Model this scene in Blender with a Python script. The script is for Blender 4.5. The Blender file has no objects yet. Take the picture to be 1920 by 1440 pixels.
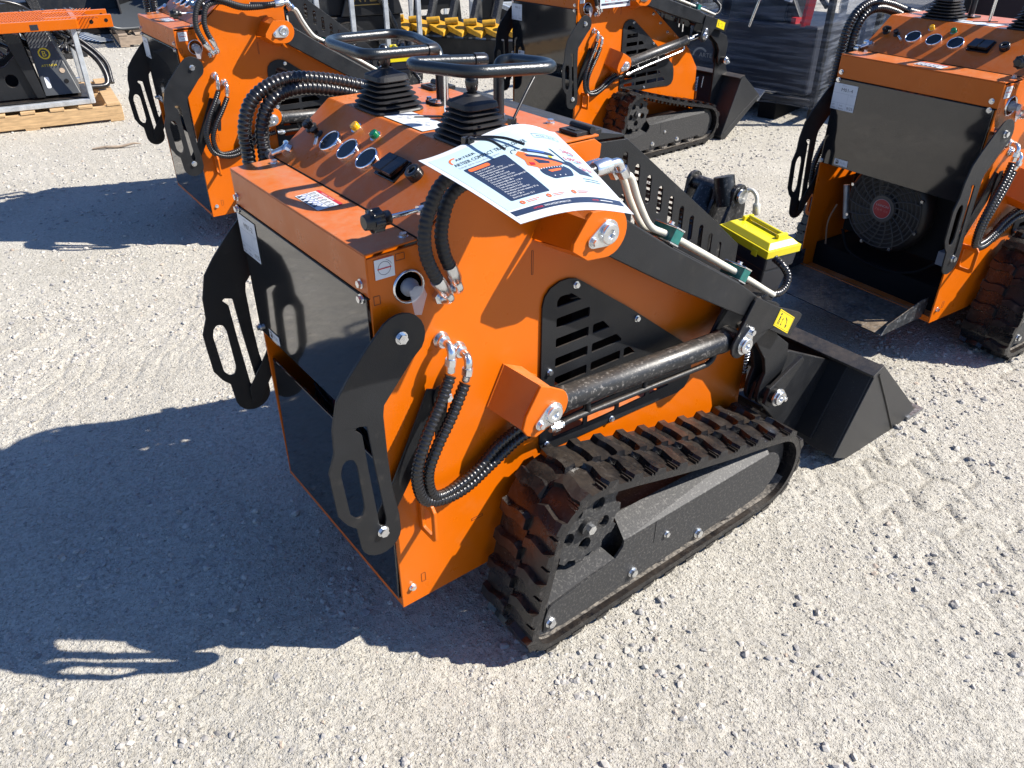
import bpy, math, random
import numpy as np
from mathutils import Vector, Matrix
from mathutils.geometry import tessellate_polygon

random.seed(7); rng = np.random.default_rng(11)
S = bpy.context.scene
COL = S.collection
R = math.radians

# ------------------------------------------------------------------ camera
CAM = Vector((-0.5441, -1.4052, 1.5027)); YAW, PITCH, ROLL, F = 0.9156, 0.5643, -0.0009, 1468.83
f = Vector((math.cos(PITCH)*math.cos(YAW), math.cos(PITCH)*math.sin(YAW), -math.sin(PITCH)))
rt = Vector((math.sin(YAW), -math.cos(YAW), 0)); up = rt.cross(f)
r1 = rt*math.cos(ROLL)+up*math.sin(ROLL); u1 = -rt*math.sin(ROLL)+up*math.cos(ROLL)
cam = bpy.data.objects.new('camera', bpy.data.cameras.new('camera')); COL.objects.link(cam)
cam.matrix_world = Matrix(((r1.x, u1.x, -f.x, CAM.x), (r1.y, u1.y, -f.y, CAM.y), (r1.z, u1.z, -f.z, CAM.z), (0, 0, 0, 1)))
cam.data.sensor_width = 36; cam.data.lens = F/1920*36; cam.data.clip_start = 0.02; cam.data.clip_end = 800
S.camera = cam
# ------------------------------------------------------------------ sky and sun
SUN = Vector((0.89, -0.748, 1.0)).normalized()          # towards the sun
w = bpy.data.worlds.new('World'); S.world = w; w.use_nodes = True
nt = w.node_tree; bg = nt.nodes['Background']
sky = nt.nodes.new('ShaderNodeTexSky'); sky.sky_type = 'NISHITA'; sky.sun_disc = False
sky.sun_elevation = math.asin(SUN.z); sky.sun_rotation = math.atan2(SUN.x, SUN.y)
sky.air_density = 1.0; sky.dust_density = 0.3; sky.ozone_density = 4.0
tint = nt.nodes.new('ShaderNodeMix'); tint.data_type = 'RGBA'; tint.blend_type = 'MULTIPLY'; tint.inputs[0].default_value = 1; tint.inputs[7].default_value = (.86, .98, 1.22, 1)
nt.links.new(sky.outputs[0], tint.inputs[6]); nt.links.new(tint.outputs[2], bg.inputs[0]); bg.inputs[1].default_value = 0.068
sl = bpy.data.lights.new('sun', 'SUN'); sl.energy = 5.0; sl.angle = R(0.5); sl.color = (1.0, 0.945, 0.86)
so = bpy.data.objects.new('sun', sl); COL.objects.link(so)
so.rotation_euler = (-SUN).to_track_quat('-Z', 'Y').to_euler()
S.view_settings.view_transform = 'Standard'; S.view_settings.look = 'None'
S.view_settings.exposure = 1.05; S.view_settings.gamma = 1.0; S.view_settings.use_curve_mapping = False

# ------------------------------------------------------------------ materials
MATS = {}
def mat(name, col, rough=.5, metal=0., coat=0., spec=.5, nscale=0, namt=0., bump=0., bscale=200, speck=None, dust=0., trans=0., alpha=1., emit=0, coords='Object', detail=3, stretch=None, rvar=0.):
    if name in MATS: return MATS[name]
    if metal < .3: col = tuple(c*.76 for c in col)
    if speck: speck = (*speck[:3], tuple(c*.76 for c in speck[3]), speck[4])
    m = bpy.data.materials.new(name); m.use_nodes = True; n = m.node_tree.nodes; L = m.node_tree.links
    b = n['Principled BSDF']; b.inputs['Roughness'].default_value = rough; b.inputs['Metallic'].default_value = metal
    b.inputs['Coat Weight'].default_value = coat; b.inputs['Coat Roughness'].default_value = .12
    b.inputs['Specular IOR Level'].default_value = spec; b.inputs['Alpha'].default_value = alpha
    b.inputs['Transmission Weight'].default_value = trans
    c4 = (*col, 1); b.inputs['Base Color'].default_value = c4
    tc = n.new('ShaderNodeTexCoord'); src = tc.outputs[coords]
    if stretch:
        mp = n.new('ShaderNodeMapping'); mp.inputs['Scale'].default_value = stretch; L.new(src, mp.inputs[0]); src = mp.outputs[0]
    cur = None
    def noise(sc, det=3, ro=.6):
        t = n.new('ShaderNodeTexNoise'); t.inputs['Scale'].default_value = sc; t.inputs['Detail'].default_value = det
        t.inputs['Roughness'].default_value = ro; L.new(src, t.inputs['Vector']); return t.outputs['Fac']
    def ramp(fac, a, b_):
        t = n.new('ShaderNodeMapRange'); t.inputs[1].default_value = a; t.inputs[2].default_value = b_; L.new(fac, t.inputs[0]); return t.outputs[0]
    def mix(fac, A, B):
        t = n.new('ShaderNodeMix'); t.data_type = 'RGBA'
        if isinstance(fac, float): t.inputs[0].default_value = fac
        else: L.new(fac, t.inputs[0])
        for i, v in ((6, A), (7, B)):
            if isinstance(v, tuple): t.inputs[i].default_value = (*v[:3], 1)
            else: L.new(v, t.inputs[i])
        return t.outputs[2]
    cur = tuple(col)
    if nscale:
        d = tuple(max(0, x*(1-namt)) for x in col); u = tuple(x*(1+namt) for x in col)
        cur = mix(ramp(noise(nscale, detail), .3, .7), d, u)
    if speck:                                              # (scale, lo, hi, colour, amount)
        sc, lo, hi, sc_c, am = speck
        r_ = ramp(noise(sc, 4, .7), lo, hi)
        mm = n.new('ShaderNodeMath'); mm.operation = 'MULTIPLY'; mm.inputs[1].default_value = am; L.new(r_, mm.inputs[0])
        cur = mix(mm.outputs[0], cur, sc_c)
    if dust:                                               # settled dust on upward faces
        g = n.new('ShaderNodeNewGeometry'); sp = n.new('ShaderNodeSeparateXYZ'); L.new(g.outputs['Normal'], sp.inputs[0])
        a = ramp(sp.outputs[2], .55, .98); b2 = ramp(noise(9, 5, .65), .38, .75); b3 = ramp(noise(60, 4, .7), .35, .8)
        m1 = n.new('ShaderNodeMath'); m1.operation = 'MULTIPLY'; L.new(a, m1.inputs[0])
        ad = n.new('ShaderNodeMath'); ad.operation = 'ADD'; L.new(b2, ad.inputs[0]); L.new(b3, ad.inputs[1]); L.new(ad.outputs[0], m1.inputs[1])
        m2 = n.new('ShaderNodeMath'); m2.operation = 'MULTIPLY'; m2.inputs[1].default_value = dust; L.new(m1.outputs[0], m2.inputs[0]); m2.use_clamp = True
        cur = mix(m2.outputs[0], cur, (.44, .33, .22))
    if not isinstance(cur, tuple): L.new(cur, b.inputs['Base Color'])
    if rvar:
        rr = n.new('ShaderNodeMapRange'); L.new(noise(14, 5, .6), rr.inputs[0]); rr.inputs[1].default_value = .3; rr.inputs[2].default_value = .75
        rr.inputs[3].default_value = rough*(1-rvar); rr.inputs[4].default_value = rough*(1+rvar); L.new(rr.outputs[0], b.inputs['Roughness'])
    if bump:
        bp = n.new('ShaderNodeBump'); bp.inputs['Strength'].default_value = bump; bp.inputs['Distance'].default_value = .002
        L.new(noise(bscale, 3, .55), bp.inputs['Height']); L.new(bp.outputs[0], b.inputs['Normal'])
    if emit: b.inputs['Emission Color'].default_value = c4; b.inputs['Emission Strength'].default_value = emit
    MATS[name] = m; return m

ORANGE = mat('orange_paint', (.66, .134, .0004), .34, coat=.0, spec=.34, nscale=3, namt=.05, bump=.10, bscale=420, speck=(7, .56, .80, (.50, .30, .14), .10), dust=.26, rvar=.25)
PANEL = mat('gloss_black_sheet', (.012, .014, .017), .055, spec=.7, coat=.3, bump=.02, bscale=25, speck=(90, .68, .8, (.10, .10, .09), .3))
BLACK = mat('black_powder_coat', (.013, .014, .016), .44, spec=.34, bump=.3, bscale=600, dust=.07, nscale=6, namt=.2, rvar=.3, speck=(26, .60, .82, (.16, .14, .12), .16))
BLACKG = mat('black_gloss_paint', (.012, .013, .015), .40, spec=.5, bump=.2, bscale=300, speck=(120, .55, .68, (.34, .32, .30), .55), dust=.10, rvar=.3)
DUSTY = mat('dusty_black_steel', (.036, .036, .037), .55, spec=.35, bump=.3, bscale=500, speck=(150, .52, .72, (.24, .23, .21), .6))
RUBBER = mat('track_rubber', (.009, .009, .011), .30, spec=.5, bump=.30, bscale=90, dust=.06, speck=(38, .55, .76, (.20, .18, .16), .28), rvar=.45)
RUBDIRT = mat('dirty_rubber', (.05, .047, .045), .7, bump=.6, bscale=90, speck=(80, .38, .66, (.36, .32, .27), .9))
SOIL = mat('dry_soil', (.36, .30, .22), .95, bump=1, bscale=120, nscale=60, namt=.3)
HOSE = mat('hose_plastic', (.010, .010, .012), .30, spec=.55, bump=.12, bscale=60, rvar=.35, dust=.06)
BOOT = mat('boot_rubber', (.020, .020, .022), .55, spec=.4, bump=.15, bscale=260, rvar=.2)
ZINC = mat('zinc_plate', (.72, .74, .76), .24, metal=.95, nscale=40, namt=.15, rvar=.4)
ZINCY = mat('nickel_tube', (.66, .63, .54), .42, metal=.35, nscale=20, namt=.1)
CHROME = mat('chrome', (.85, .86, .88), .08, metal=1.)
GALV = mat('galvanised_steel', (.52, .55, .57), .42, metal=.55, nscale=18, namt=.2, bump=.1, bscale=60)
GREY = mat('grey_paint', (.28, .30, .33), .4, nscale=20, namt=.1)
WHITE = mat('white_label', (.74, .77, .80), .4)
RED = mat('red_ink', (.60, .03, .04), .4); INK = mat('dark_ink', (.02, .025, .035), .45); NAVY = mat('navy_ink', (.022, .035, .075), .35)
LBLUE = mat('pale_blue_ink', (.50, .66, .74), .3, coat=.3, nscale=14, namt=.07); PAPER = mat('laminated_paper', (.70, .73, .76), .22, coat=.6)
OINK = mat('orange_ink', (.80, .16, .04), .35); BLUE = mat('blue_ink', (.05, .12, .40), .4); GINK = mat('grey_ink', (.42, .45, .50), .5)
YEL = mat('yellow_plastic', (.88, .72, .01), .34, coat=.2, nscale=8, namt=.05); YST = mat('yellow_sticker', (.90, .70, .01), .35)
TEAL = mat('teal_clamp', (.01, .15, .13), .4, nscale=50, namt=.2)
GLASS = mat('gauge_glass', (.006, .012, .022), .10, spec=.4)
AMB = mat('amber_lens', (.85, .42, .0), .2, coat=.6); GRN = mat('green_lens', (.0, .16, .06), .2, coat=.6)
WOOD = mat('pallet_wood', (.58, .38, .19), .7, nscale=9, namt=.35, bump=.3, bscale=40, stretch=(1, 9, 9), detail=6)
WOODG = mat('weathered_wood', (.40, .31, .23), .8, nscale=9, namt=.35, bump=.3, bscale=40, stretch=(1, 9, 9), detail=6)
YTEETH = mat('yellow_teeth_paint', (.62, .33, .02), .5, nscale=30, namt=.25, speck=(60, .6, .75, (.1, .07, .04), .5))
DARKIN = mat('dark_interior', (.006, .006, .007), .8, spec=.2)
FANP = mat('fan_plastic', (.018, .018, .02), .45)
REDB = mat('red_badge', (.42, .02, .03), .3)
FILM = mat('stretch_film', (.34, .39, .48), .10, spec=.7, alpha=.2, bump=.8, bscale=3, stretch=(1, 1, 26))
def _film():
    n = FILM.node_tree.nodes; L = FILM.node_tree.links; tc = n.new('ShaderNodeTexCoord'); mp = n.new('ShaderNodeMapping'); mp.inputs['Scale'].default_value = (2.5, 2.5, 34); L.new(tc.outputs['Object'], mp.inputs[0])
    t = n.new('ShaderNodeTexNoise'); t.inputs['Scale'].default_value = 1.3; t.inputs['Detail'].default_value = 5; L.new(mp.outputs[0], t.inputs['Vector'])
    m = n.new('ShaderNodeMapRange'); L.new(t.outputs['Fac'], m.inputs[0]); m.inputs[1].default_value = .42; m.inputs[2].default_value = .72; m.inputs[3].default_value = .03; m.inputs[4].default_value = .40; L.new(m.outputs[0], n['Principled BSDF'].inputs['Alpha'])
_film()
BAGM = mat('clear_bag', (.7, .7, .74), .15, alpha=.45, bump=.6, bscale=60)

# ------------------------------------------------------------------ mesh helpers
class MB:
    def __init__(s): s.v = []; s.f = []; s.m = []; s.s = []; s.mi = 0
    def add(s, vs, fs, smooth=False, mi=None):
        o = len(s.v); s.v += [tuple(p) for p in vs]
        s.f += [tuple(i+o for i in q) for q in fs]; k = s.mi if mi is None else mi
        s.m += [k]*len(fs); s.s += [smooth]*len(fs); return s
    def box(s, a, b, M=None, mi=None):
        (x0, y0, z0), (x1, y1, z1) = a, b
        V = [(x, y, z) for z in (z0, z1) for y in (y0, y1) for x in (x0, x1)]
        if M is not None: V = [M @ Vector(p) for p in V]
        return s.add(V, [(0, 2, 3, 1), (4, 5, 7, 6), (0, 1, 5, 4), (2, 6, 7, 3), (0, 4, 6, 2), (1, 3, 7, 5)], mi=mi)
    def beam(s, p0, p1, wd, ht, upv=(0, 0, 1), mi=None):
        p0, p1 = Vector(p0), Vector(p1); d = (p1-p0); L = d.length; d.normalize()
        y = Vector(upv).cross(d); y = y.normalized() if y.length > 1e-6 else Vector((0, 1, 0)); z = d.cross(y)
        M = Matrix((( d.x, y.x, z.x, p0.x), (d.y, y.y, z.y, p0.y), (d.z, y.z, z.z, p0.z), (0, 0, 0, 1)))
        return s.box((0, -wd/2, -ht/2), (L, wd/2, ht/2), M, mi)
    def plate(s, poly, a, b, holes=(), axis='y', mi=None):
        """polygon (u,v) extruded along an axis between a and b; holes cut through"""
        def P(u, v, t): return {'y': (u, t, v), 'x': (t, u, v), 'z': (u, v, t)}[axis]
        loops = [list(poly)]+[list(h) for h in holes]
        tri = tessellate_polygon([[Vector((u, v, 0)) for u, v in l] for l in loops])
        flat = [p for l in loops for p in l]; n = len(flat)
        V = [P(u, v, a) for u, v in flat]+[P(u, v, b) for u, v in flat]
        A = 0
        Fs = []
        for t in tri:
            (x0, y0), (x1, y1), (x2, y2) = [flat[i] for i in t]
            if (x1-x0)*(y2-y0)-(x2-x0)*(y1-y0) < 0: t = t[::-1]
            Fs.append(tuple(t)); Fs.append(tuple(i+n for i in t[::-1]))
        o = 0
        for li, l in enumerate(loops):
            m = len(l); ar = sum(l[i][0]*l[(i+1) % m][1]-l[(i+1) % m][0]*l[i][1] for i in range(m))
            for i in range(m):
                j = (i+1) % m; q = (o+i, o+i+n, o+j+n, o+j)
                if (ar > 0) == (li == 0): Fs.append(q)
                else: Fs.append(q[::-1])
            o += m
        # orientation: for axis y, (u=x, v=z) ccw seen from -y when a<b
        fl = {'y': a < b, 'x': a > b, 'z': a > b}[axis]
        if not fl: Fs = [q[::-1] for q in Fs]
        return s.add(V, Fs, mi=mi)
    def tube(s, pts, r, seg=10, closed=False, cap=True, smooth=True, mi=None, rf=None):
        P = [Vector(p) for p in pts]; n = len(P); V = []; Fs = []
        N = None
        for i in range(n):
            if closed: t = P[(i+1) % n]-P[i-1]
            else: t = P[min(i+1, n-1)]-P[max(i-1, 0)]
            t.normalize()
            if N is None:
                N = t.orthogonal().normalized()
            else:
                N = (N-t*N.dot(t)); N = N.normalized() if N.length > 1e-6 else t.orthogonal().normalized()
            B = t.cross(N); rr = r if rf is None else rf(i)
            for k in range(seg):
                a = 2*math.pi*k/seg; V.append(P[i]+(N*math.cos(a)+B*math.sin(a))*rr)
        m = n if closed else n-1
        for i in range(m):
            for k in range(seg):
                a, b = i*seg+k, i*seg+(k+1) % seg; c, d = ((i+1) % n)*seg+(k+1) % seg, ((i+1) % n)*seg+k
                Fs.append((a, b, c, d))
        s.add(V, Fs, smooth, mi)
        if cap and not closed:
            s.add([V[k] for k in range(seg)], [tuple(reversed(range(seg)))], False, mi)
            s.add([V[(n-1)*seg+k] for k in range(seg)], [tuple(range(seg))], False, mi)
        return s
    def cyl(s, p0, p1, r, seg=16, mi=None, r2=None, smooth=True):
        rs = [r, r if r2 is None else r2]
        return s.tube([p0, p1], r, seg, smooth=smooth, mi=mi, rf=lambda i: rs[i])
    def lathe(s, c, ax, prof, seg=20, mi=None, smooth=True):
        """prof: list of (distance along axis, radius)"""
        ax = Vector(ax).normalized(); pts = [Vector(c)+ax*d for d, _ in prof]
        n = ax.orthogonal().normalized(); b = ax.cross(n); V = []; Fs = []
        for p, (d, r) in zip(pts, prof):
            for k in range(seg): a = 2*math.pi*k/seg; V.append(p+(n*math.cos(a)+b*math.sin(a))*r)
        for i in range(len(prof)-1):
            for k in range(seg): Fs.append((i*seg+k, i*seg+(k+1) % seg, (i+1)*seg+(k+1) % seg, (i+1)*seg+k))
        s.add(V, Fs, smooth, mi)
        s.add(V[:seg], [tuple(reversed(range(seg)))], False, mi); s.add(V[-seg:], [tuple(range(seg))], False, mi)
        return s
    def hexbolt(s, p, ax, r=.0085, mi=None):
        ax = Vector(ax).normalized(); p = Vector(p)
        s.cyl(p, p+ax*.0022, r*1.32, 14, mi); s.cyl(p+ax*.0022, p+ax*(.0022+r*.85), r, 6, mi, smooth=False); return s
    def build(s, name, mats, parent=None, bevel=0., seg=2):
        me = bpy.data.meshes.new(name); me.from_pydata([tuple(map(float, p)) for p in s.v], [], s.f)
        ms = mats if isinstance(mats, (list, tuple)) else [mats]
        for m in ms: me.materials.append(m)
        me.polygons.foreach_set('material_index', s.m); me.polygons.foreach_set('use_smooth', s.s)
        me.update()
        o = bpy.data.objects.new(name, me); COL.objects.link(o)
        if parent is not None: o.parent = parent
        if bevel:
            b = o.modifiers.new('bevel', 'BEVEL'); b.width = bevel; b.segments = seg; b.limit_method = 'ANGLE'; b.angle_limit = R(35); b.harden_normals = False
        return o
def tag(o, label=None, cat=None, group=None, kind=None):
    if label: o['label'] = label
    if cat: o['category'] = cat
    if group: o['group'] = group
    if kind: o['kind'] = kind
    return o
def empty(name, loc=(0, 0, 0), rz=0):
    o = bpy.data.objects.new(name, None); COL.objects.link(o); o.location = loc; o.rotation_euler = (0, 0, rz); o.empty_display_size = .1; return o
def kids(o): return [c for c in COL.objects if c.parent == o]
def copy_children(src, dst, only=None):
    for ch in list(src.children):
        if only is not None and ch not in only: continue
        c = ch.copy(); COL.objects.link(c); c.parent = dst; copy_children(ch, c)
def smooth_path(P, n=8, closed=False):
    P = [Vector(p) for p in P]; out = []; m = len(P)
    rngi = range(m) if closed else range(m-1)
    for i in rngi:
        a = P[(i-1) % m] if closed or i > 0 else P[0]*2-P[1]
        b, c = P[i], P[(i+1) % m]
        d = P[(i+2) % m] if closed or i+2 < m else P[-1]*2-P[-2]
        for k in range(n):
            t = k/n; out.append(.5*((2*b)+(c-a)*t+(2*a-5*b+4*c-d)*t*t+(3*b-a-3*c+d)*t**3))
    if not closed: out.append(P[-1])
    return out
def fillet(P, r, n=7):
    P = [Vector(p) for p in P]; out = [P[0]]
    for i in range(1, len(P)-1):
        p, a, b = P[i], P[i-1], P[i+1]; da, db = a-p, b-p; rr = min(r, da.length*.48, db.length*.48); p0 = p+da.normalized()*rr; p1 = p+db.normalized()*rr
        out += [p0*(1-t)**2+p*2*t*(1-t)+p1*t*t for t in [j/n for j in range(n+1)]]
    return out+[P[-1]]
def resample(P, step):
    out = [P[0]]; acc = 0
    for a, b in zip(P, P[1:]):
        L = (b-a).length
        while acc+L >= step:
            t = (step-acc)/L; a = a.lerp(b, t); out.append(a.copy()); L = (b-a).length; acc = 0
        acc += L
    out.append(P[-1]); return out
def ribbed(mb, P, r, pitch=.0085, depth=.16, seg=12, mi=None):
    pts = resample(smooth_path(P, 14), pitch/4)
    prof = [1, 1-depth*.35, 1-depth, 1-depth*.35]
    return mb.tube(pts, r, seg, mi=mi, rf=lambda i: r*prof[i % 4])
def arc(cx, cy, r, a0, a1, n=8): return [(cx+r*math.cos(R(a0+(a1-a0)*i/n)), cy+r*math.sin(R(a0+(a1-a0)*i/n))) for i in range(n+1)]
def circ(cx, cy, r, n=16): return [(cx+r*math.cos(2*math.pi*i/n), cy+r*math.sin(2*math.pi*i/n)) for i in range(n)]
def rounded(poly, r, n=4):
    out = []; m = len(poly)
    for i in range(m):
        p = Vector(poly[i]); a = Vector(poly[i-1]); b = Vector(poly[(i+1) % m])
        da, db = (a-p), (b-p); rr = min(r, da.length*.45, db.length*.45)
        p0 = p+da.normalized()*rr; p1 = p+db.normalized()*rr
        for k in range(n+1):
            t = k/n; q = p0*(1-t)**2+p*2*t*(1-t)+p1*t*t; out.append((q.x, q.y))
    return out
def capsule(x0, z0, x1, z1, hw, n=5):
    d = Vector((x1-x0, z1-z0)); a = math.degrees(math.atan2(d.y, d.x))
    return arc(x1, z1, hw, a-90, a+90, n)+arc(x0, z0, hw, a+90, a+270, n)
_T = {}
def text2d(t, size):
    if t not in _T:
        c = bpy.data.curves.new('t', 'FONT'); c.body = t; c.size = 1; c.resolution_u = 2; c.align_x = 'LEFT'
        o = bpy.data.objects.new('t', c); COL.objects.link(o)
        dg = bpy.context.evaluated_depsgraph_get(); dg.update()
        me = bpy.data.meshes.new_from_object(o.evaluated_get(dg))
        V = [(v.co.x, v.co.y) for v in me.vertices]; Fs = [tuple(p.vertices) for p in me.polygons]
        bpy.data.objects.remove(o); bpy.data.meshes.remove(me); bpy.data.curves.remove(c)
        xs = [p[0] for p in V] or [0]; _T[t] = (V, Fs, max(xs))
    V, Fs, wd = _T[t]; return [(x*size, y*size) for x, y in V], Fs, wd*size
def clip_poly(P, C):
    for i in range(len(C)):
        a, b = C[i], C[(i+1) % len(C)]; out = []
        ins = lambda p: (b[0]-a[0])*(p[1]-a[1])-(b[1]-a[1])*(p[0]-a[0]) >= 0
        for j in range(len(P)):
            p, q_ = P[j-1], P[j]
            if ins(p) != ins(q_):
                d1 = (b[0]-a[0])*(p[1]-a[1])-(b[1]-a[1])*(p[0]-a[0]); d2 = (b[0]-a[0])*(q_[1]-a[1])-(b[1]-a[1])*(q_[0]-a[0])
                t = d1/(d1-d2); out.append((p[0]+(q_[0]-p[0])*t, p[1]+(q_[1]-p[1])*t))
            if ins(q_): out.append(q_)
        P = out
        if not P: return []
    return P
def area(P): return abs(sum(P[i-1][0]*P[i][1]-P[i][0]*P[i-1][1] for i in range(len(P))))/2
def decal(mapf, items, cell=None):
    """items drawn on a surface: mapf(u,v,h)->point. layers rise in 0.25 mm steps"""
    mb = MB(); mats = []
    def mi(m):
        if m not in mats: mats.append(m)
        return mats.index(m)
    h = 0
    for it in items:
        k = it[0]
        if k == 'h': h = it[1]; continue
        if cell and k in ('rect', 'poly'):
            P = [(it[1], it[2]), (it[1]+it[3], it[2]), (it[1]+it[3], it[2]+it[4]), (it[1], it[2]+it[4])] if k == 'rect' else it[1]
            for t in tessellate_polygon([[Vector((a, b, 0)) for a, b in P]]):
                T = [P[i] for i in t]
                if (T[1][0]-T[0][0])*(T[2][1]-T[0][1])-(T[2][0]-T[0][0])*(T[1][1]-T[0][1]) < 0: T = T[::-1]
                for ix in range(int(min(p[0] for p in T)//cell), int(max(p[0] for p in T)//cell)+1):
                    for iy in range(int(min(p[1] for p in T)//cell), int(max(p[1] for p in T)//cell)+1):
                        Q = clip_poly(T, [(ix*cell, iy*cell), ((ix+1)*cell, iy*cell), ((ix+1)*cell, (iy+1)*cell), (ix*cell, (iy+1)*cell)])
                        if len(Q) > 2 and area(Q) > 1e-9: mb.add([mapf(a, b, h) for a, b in Q], [tuple(range(len(Q)))], mi=mi(it[-1]))
            continue
        if k == 'rect':
            _, x, y, w_, hh, m = it; n = max(1, int(w_/.02)); V = []; Fs = []
            for i in range(n+1): V += [mapf(x+w_*i/n, y, h), mapf(x+w_*i/n, y+hh, h)]
            for i in range(n): Fs.append((2*i, 2*i+2, 2*i+3, 2*i+1))
            mb.add(V, Fs, mi=mi(m))
        elif k == 'poly':
            _, P, m = it; tri = tessellate_polygon([[Vector((a, b, 0)) for a, b in P]])
            T = []
            for t in tri:
                (x0, y0), (x1, y1), (x2, y2) = [P[i] for i in t]
                T.append(tuple(t) if (x1-x0)*(y2-y0)-(x2-x0)*(y1-y0) > 0 else tuple(t[::-1]))
            mb.add([mapf(a, b, h) for a, b in P], T, mi=mi(m))
        elif k == 'text':
            _, t, x, y, size, m = it[:6]; V, Fs, wd = text2d(t, size); fit = it[6] if len(it) > 6 else None
            sx = (fit/wd if fit and wd else 1)
            mb.add([mapf(x+a*sx, y+b, h) for a, b in V], Fs, mi=mi(m))
        elif k == 'ring':
            _, cx, cy, r_, wd, m = it[:6]; a0, a1 = (it[6], it[7]) if len(it) > 6 else (0, 360); n = 28
            V = []; Fs = []
            for i in range(n+1):
                a = R(a0+(a1-a0)*i/n); V += [mapf(cx+math.cos(a)*r_, cy+math.sin(a)*r_, h), mapf(cx+math.cos(a)*(r_+wd), cy+math.sin(a)*(r_+wd), h)]
            for i in range(n): Fs.append((2*i, 2*i+1, 2*i+3, 2*i+2))
            mb.add(V, Fs, mi=mi(m))
    return mb, mats
def planemap(o, u, v):
    o, u, v = Vector(o), Vector(u).normalized(), Vector(v).normalized(); n = u.cross(v)
    return lambda a, b, h=0: o+u*a+v*b+n*(h+.0012)
def solid_label(mb, mf, w_, h_, mi=0):
    mb.add([mf(0, 0, -.0011), mf(w_, 0, -.0011), mf(w_, h_, -.0011), mf(0, h_, -.0011), mf(0, 0, -.0003), mf(w_, 0, -.0003), mf(w_, h_, -.0003), mf(0, h_, -.0003)],
           [(4, 5, 6, 7), (0, 1, 5, 4), (1, 2, 6, 5), (2, 3, 7, 6), (3, 0, 4, 7)], mi=mi)
# ================================================================== ground
def vnoise(x, y, s, seed):
    """value noise, arrays"""
    r = np.random.default_rng(seed); T = r.random((256, 256)); X = x/s; Y = y/s
    xi = np.floor(X).astype(int); yi = np.floor(Y).astype(int); fx = X-xi; fy = Y-yi; fx = fx*fx*(3-2*fx); fy = fy*fy*(3-2*fy)
    a = T[xi % 256, yi % 256]; b = T[(xi+1) % 256, yi % 256]; c = T[xi % 256, (yi+1) % 256]; d = T[(xi+1) % 256, (yi+1) % 256]
    return (a*(1-fx)+b*fx)*(1-fy)+(c*(1-fx)+d*fx)*fy
def gheight(x, y):
    h = (vnoise(x, y, .9, 1)-.5)*.016+(vnoise(x, y, .23, 2)-.5)*.008+(vnoise(x, y, .07, 3)-.5)*.004+(vnoise(x, y, .025, 4)-.5)*.0036+(vnoise(x, y, .012, 5)-.5)*.0026
    # old track prints pressed into the ground at the right, faint ones at the left
    def prints(x, y, ang, px, py, ph):
        c, s_ = math.cos(ang), math.sin(ang); u = (x*c+y*s_)/px; v = (-x*s_+y*c)/py
        v = v+.22*np.sin(u*2*np.pi+ph); row = np.floor(v); u2 = u+.5*(row % 2)
        du = np.abs(u2-np.round(u2))*px; dv = np.abs(v-np.round(v))*py
        jag = (vnoise(x, y, .03, 9)-.5)*.012
        return np.exp(-((np.minimum(du, dv)+jag)/.007)**2)
    n = vnoise(x, y, .35, 8)
    m1 = np.exp(-(((x-1.95)/.85)**4+((y+.75)/.55)**4))*np.clip((n-.2)*2.2, 0, 1)
    h -= prints(x, y, -.62, .16, .105, .6)*m1*.009
    wr = np.exp(-((np.abs(vnoise(x, y, .22, 61)-.5))/.018)**2)*(vnoise(x, y, .8, 62) > .62); h -= wr*.0035
    m2 = np.exp(-(((x+.35)/.9)**4+((y-1.75)/.5)**4))*np.clip((n-.3)*2, 0, 1)
    h -= prints(x, y, .9, .30, .07, .2)*m2*.005
    # keep it level where machines stand
    return np.minimum(h, .004)
def axis_coords(lo, hi, step, far, gr):
    c = list(np.arange(lo, hi, step)); st = step; p = c[-1]
    while p < far: st *= gr; p += st; c.append(p)
    st = step; p = c[0]; pre = []
    while p > -far: st *= gr; p -= st; pre.append(p)
    return np.array(pre[::-1]+c)
gx = axis_coords(-1.1, 2.6, .0085, 320, 1.045); gy = axis_coords(-1.25, 2.0, .0085, 320, 1.045)
GX, GY = np.meshgrid(gx, gy); GZ = gheight(GX, GY)*np.exp(-(np.maximum(0, np.hypot(GX, GY)-25)/20)**2)
nv = GX.size; me = bpy.data.meshes.new('ground'); me.vertices.add(nv)
me.vertices.foreach_set('co', np.stack([GX, GY, GZ], -1).astype('f').ravel())
ny, nx = GX.shape; ii = (np.arange(ny-1)[:, None]*nx+np.arange(nx-1)[None]).ravel(); q4 = np.stack([ii, ii+1, ii+nx+1, ii+nx], -1)
me.loops.add(q4.size); me.loops.foreach_set('vertex_index', q4.ravel().astype('i')); me.polygons.add(len(q4)); me.polygons.foreach_set('loop_start', np.arange(0, q4.size, 4).astype('i'))
me.polygons.foreach_set('use_smooth', np.ones(len(q4), bool)); me.update()
gm = bpy.data.materials.new('crushed_limestone'); gm.use_nodes = True; n = gm.node_tree.nodes; L = gm.node_tree.links; B = n['Principled BSDF']; B.inputs['Roughness'].default_value = .95; B.inputs['Specular IOR Level'].default_value = .2
tc = n.new('ShaderNodeTexCoord')
def nz(sc, de, ro=.6):
    t = n.new('ShaderNodeTexNoise'); t.inputs['Scale'].default_value = sc; t.inputs['Detail'].default_value = de; t.inputs['Roughness'].default_value = ro; L.new(tc.outputs['Object'], t.inputs['Vector']); return t.outputs['Fac']
def vz(sc, feat='F1'):
    t = n.new('ShaderNodeTexVoronoi'); t.inputs['Scale'].default_value = sc; t.feature = feat; L.new(tc.outputs['Object'], t.inputs['Vector']); return t
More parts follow.
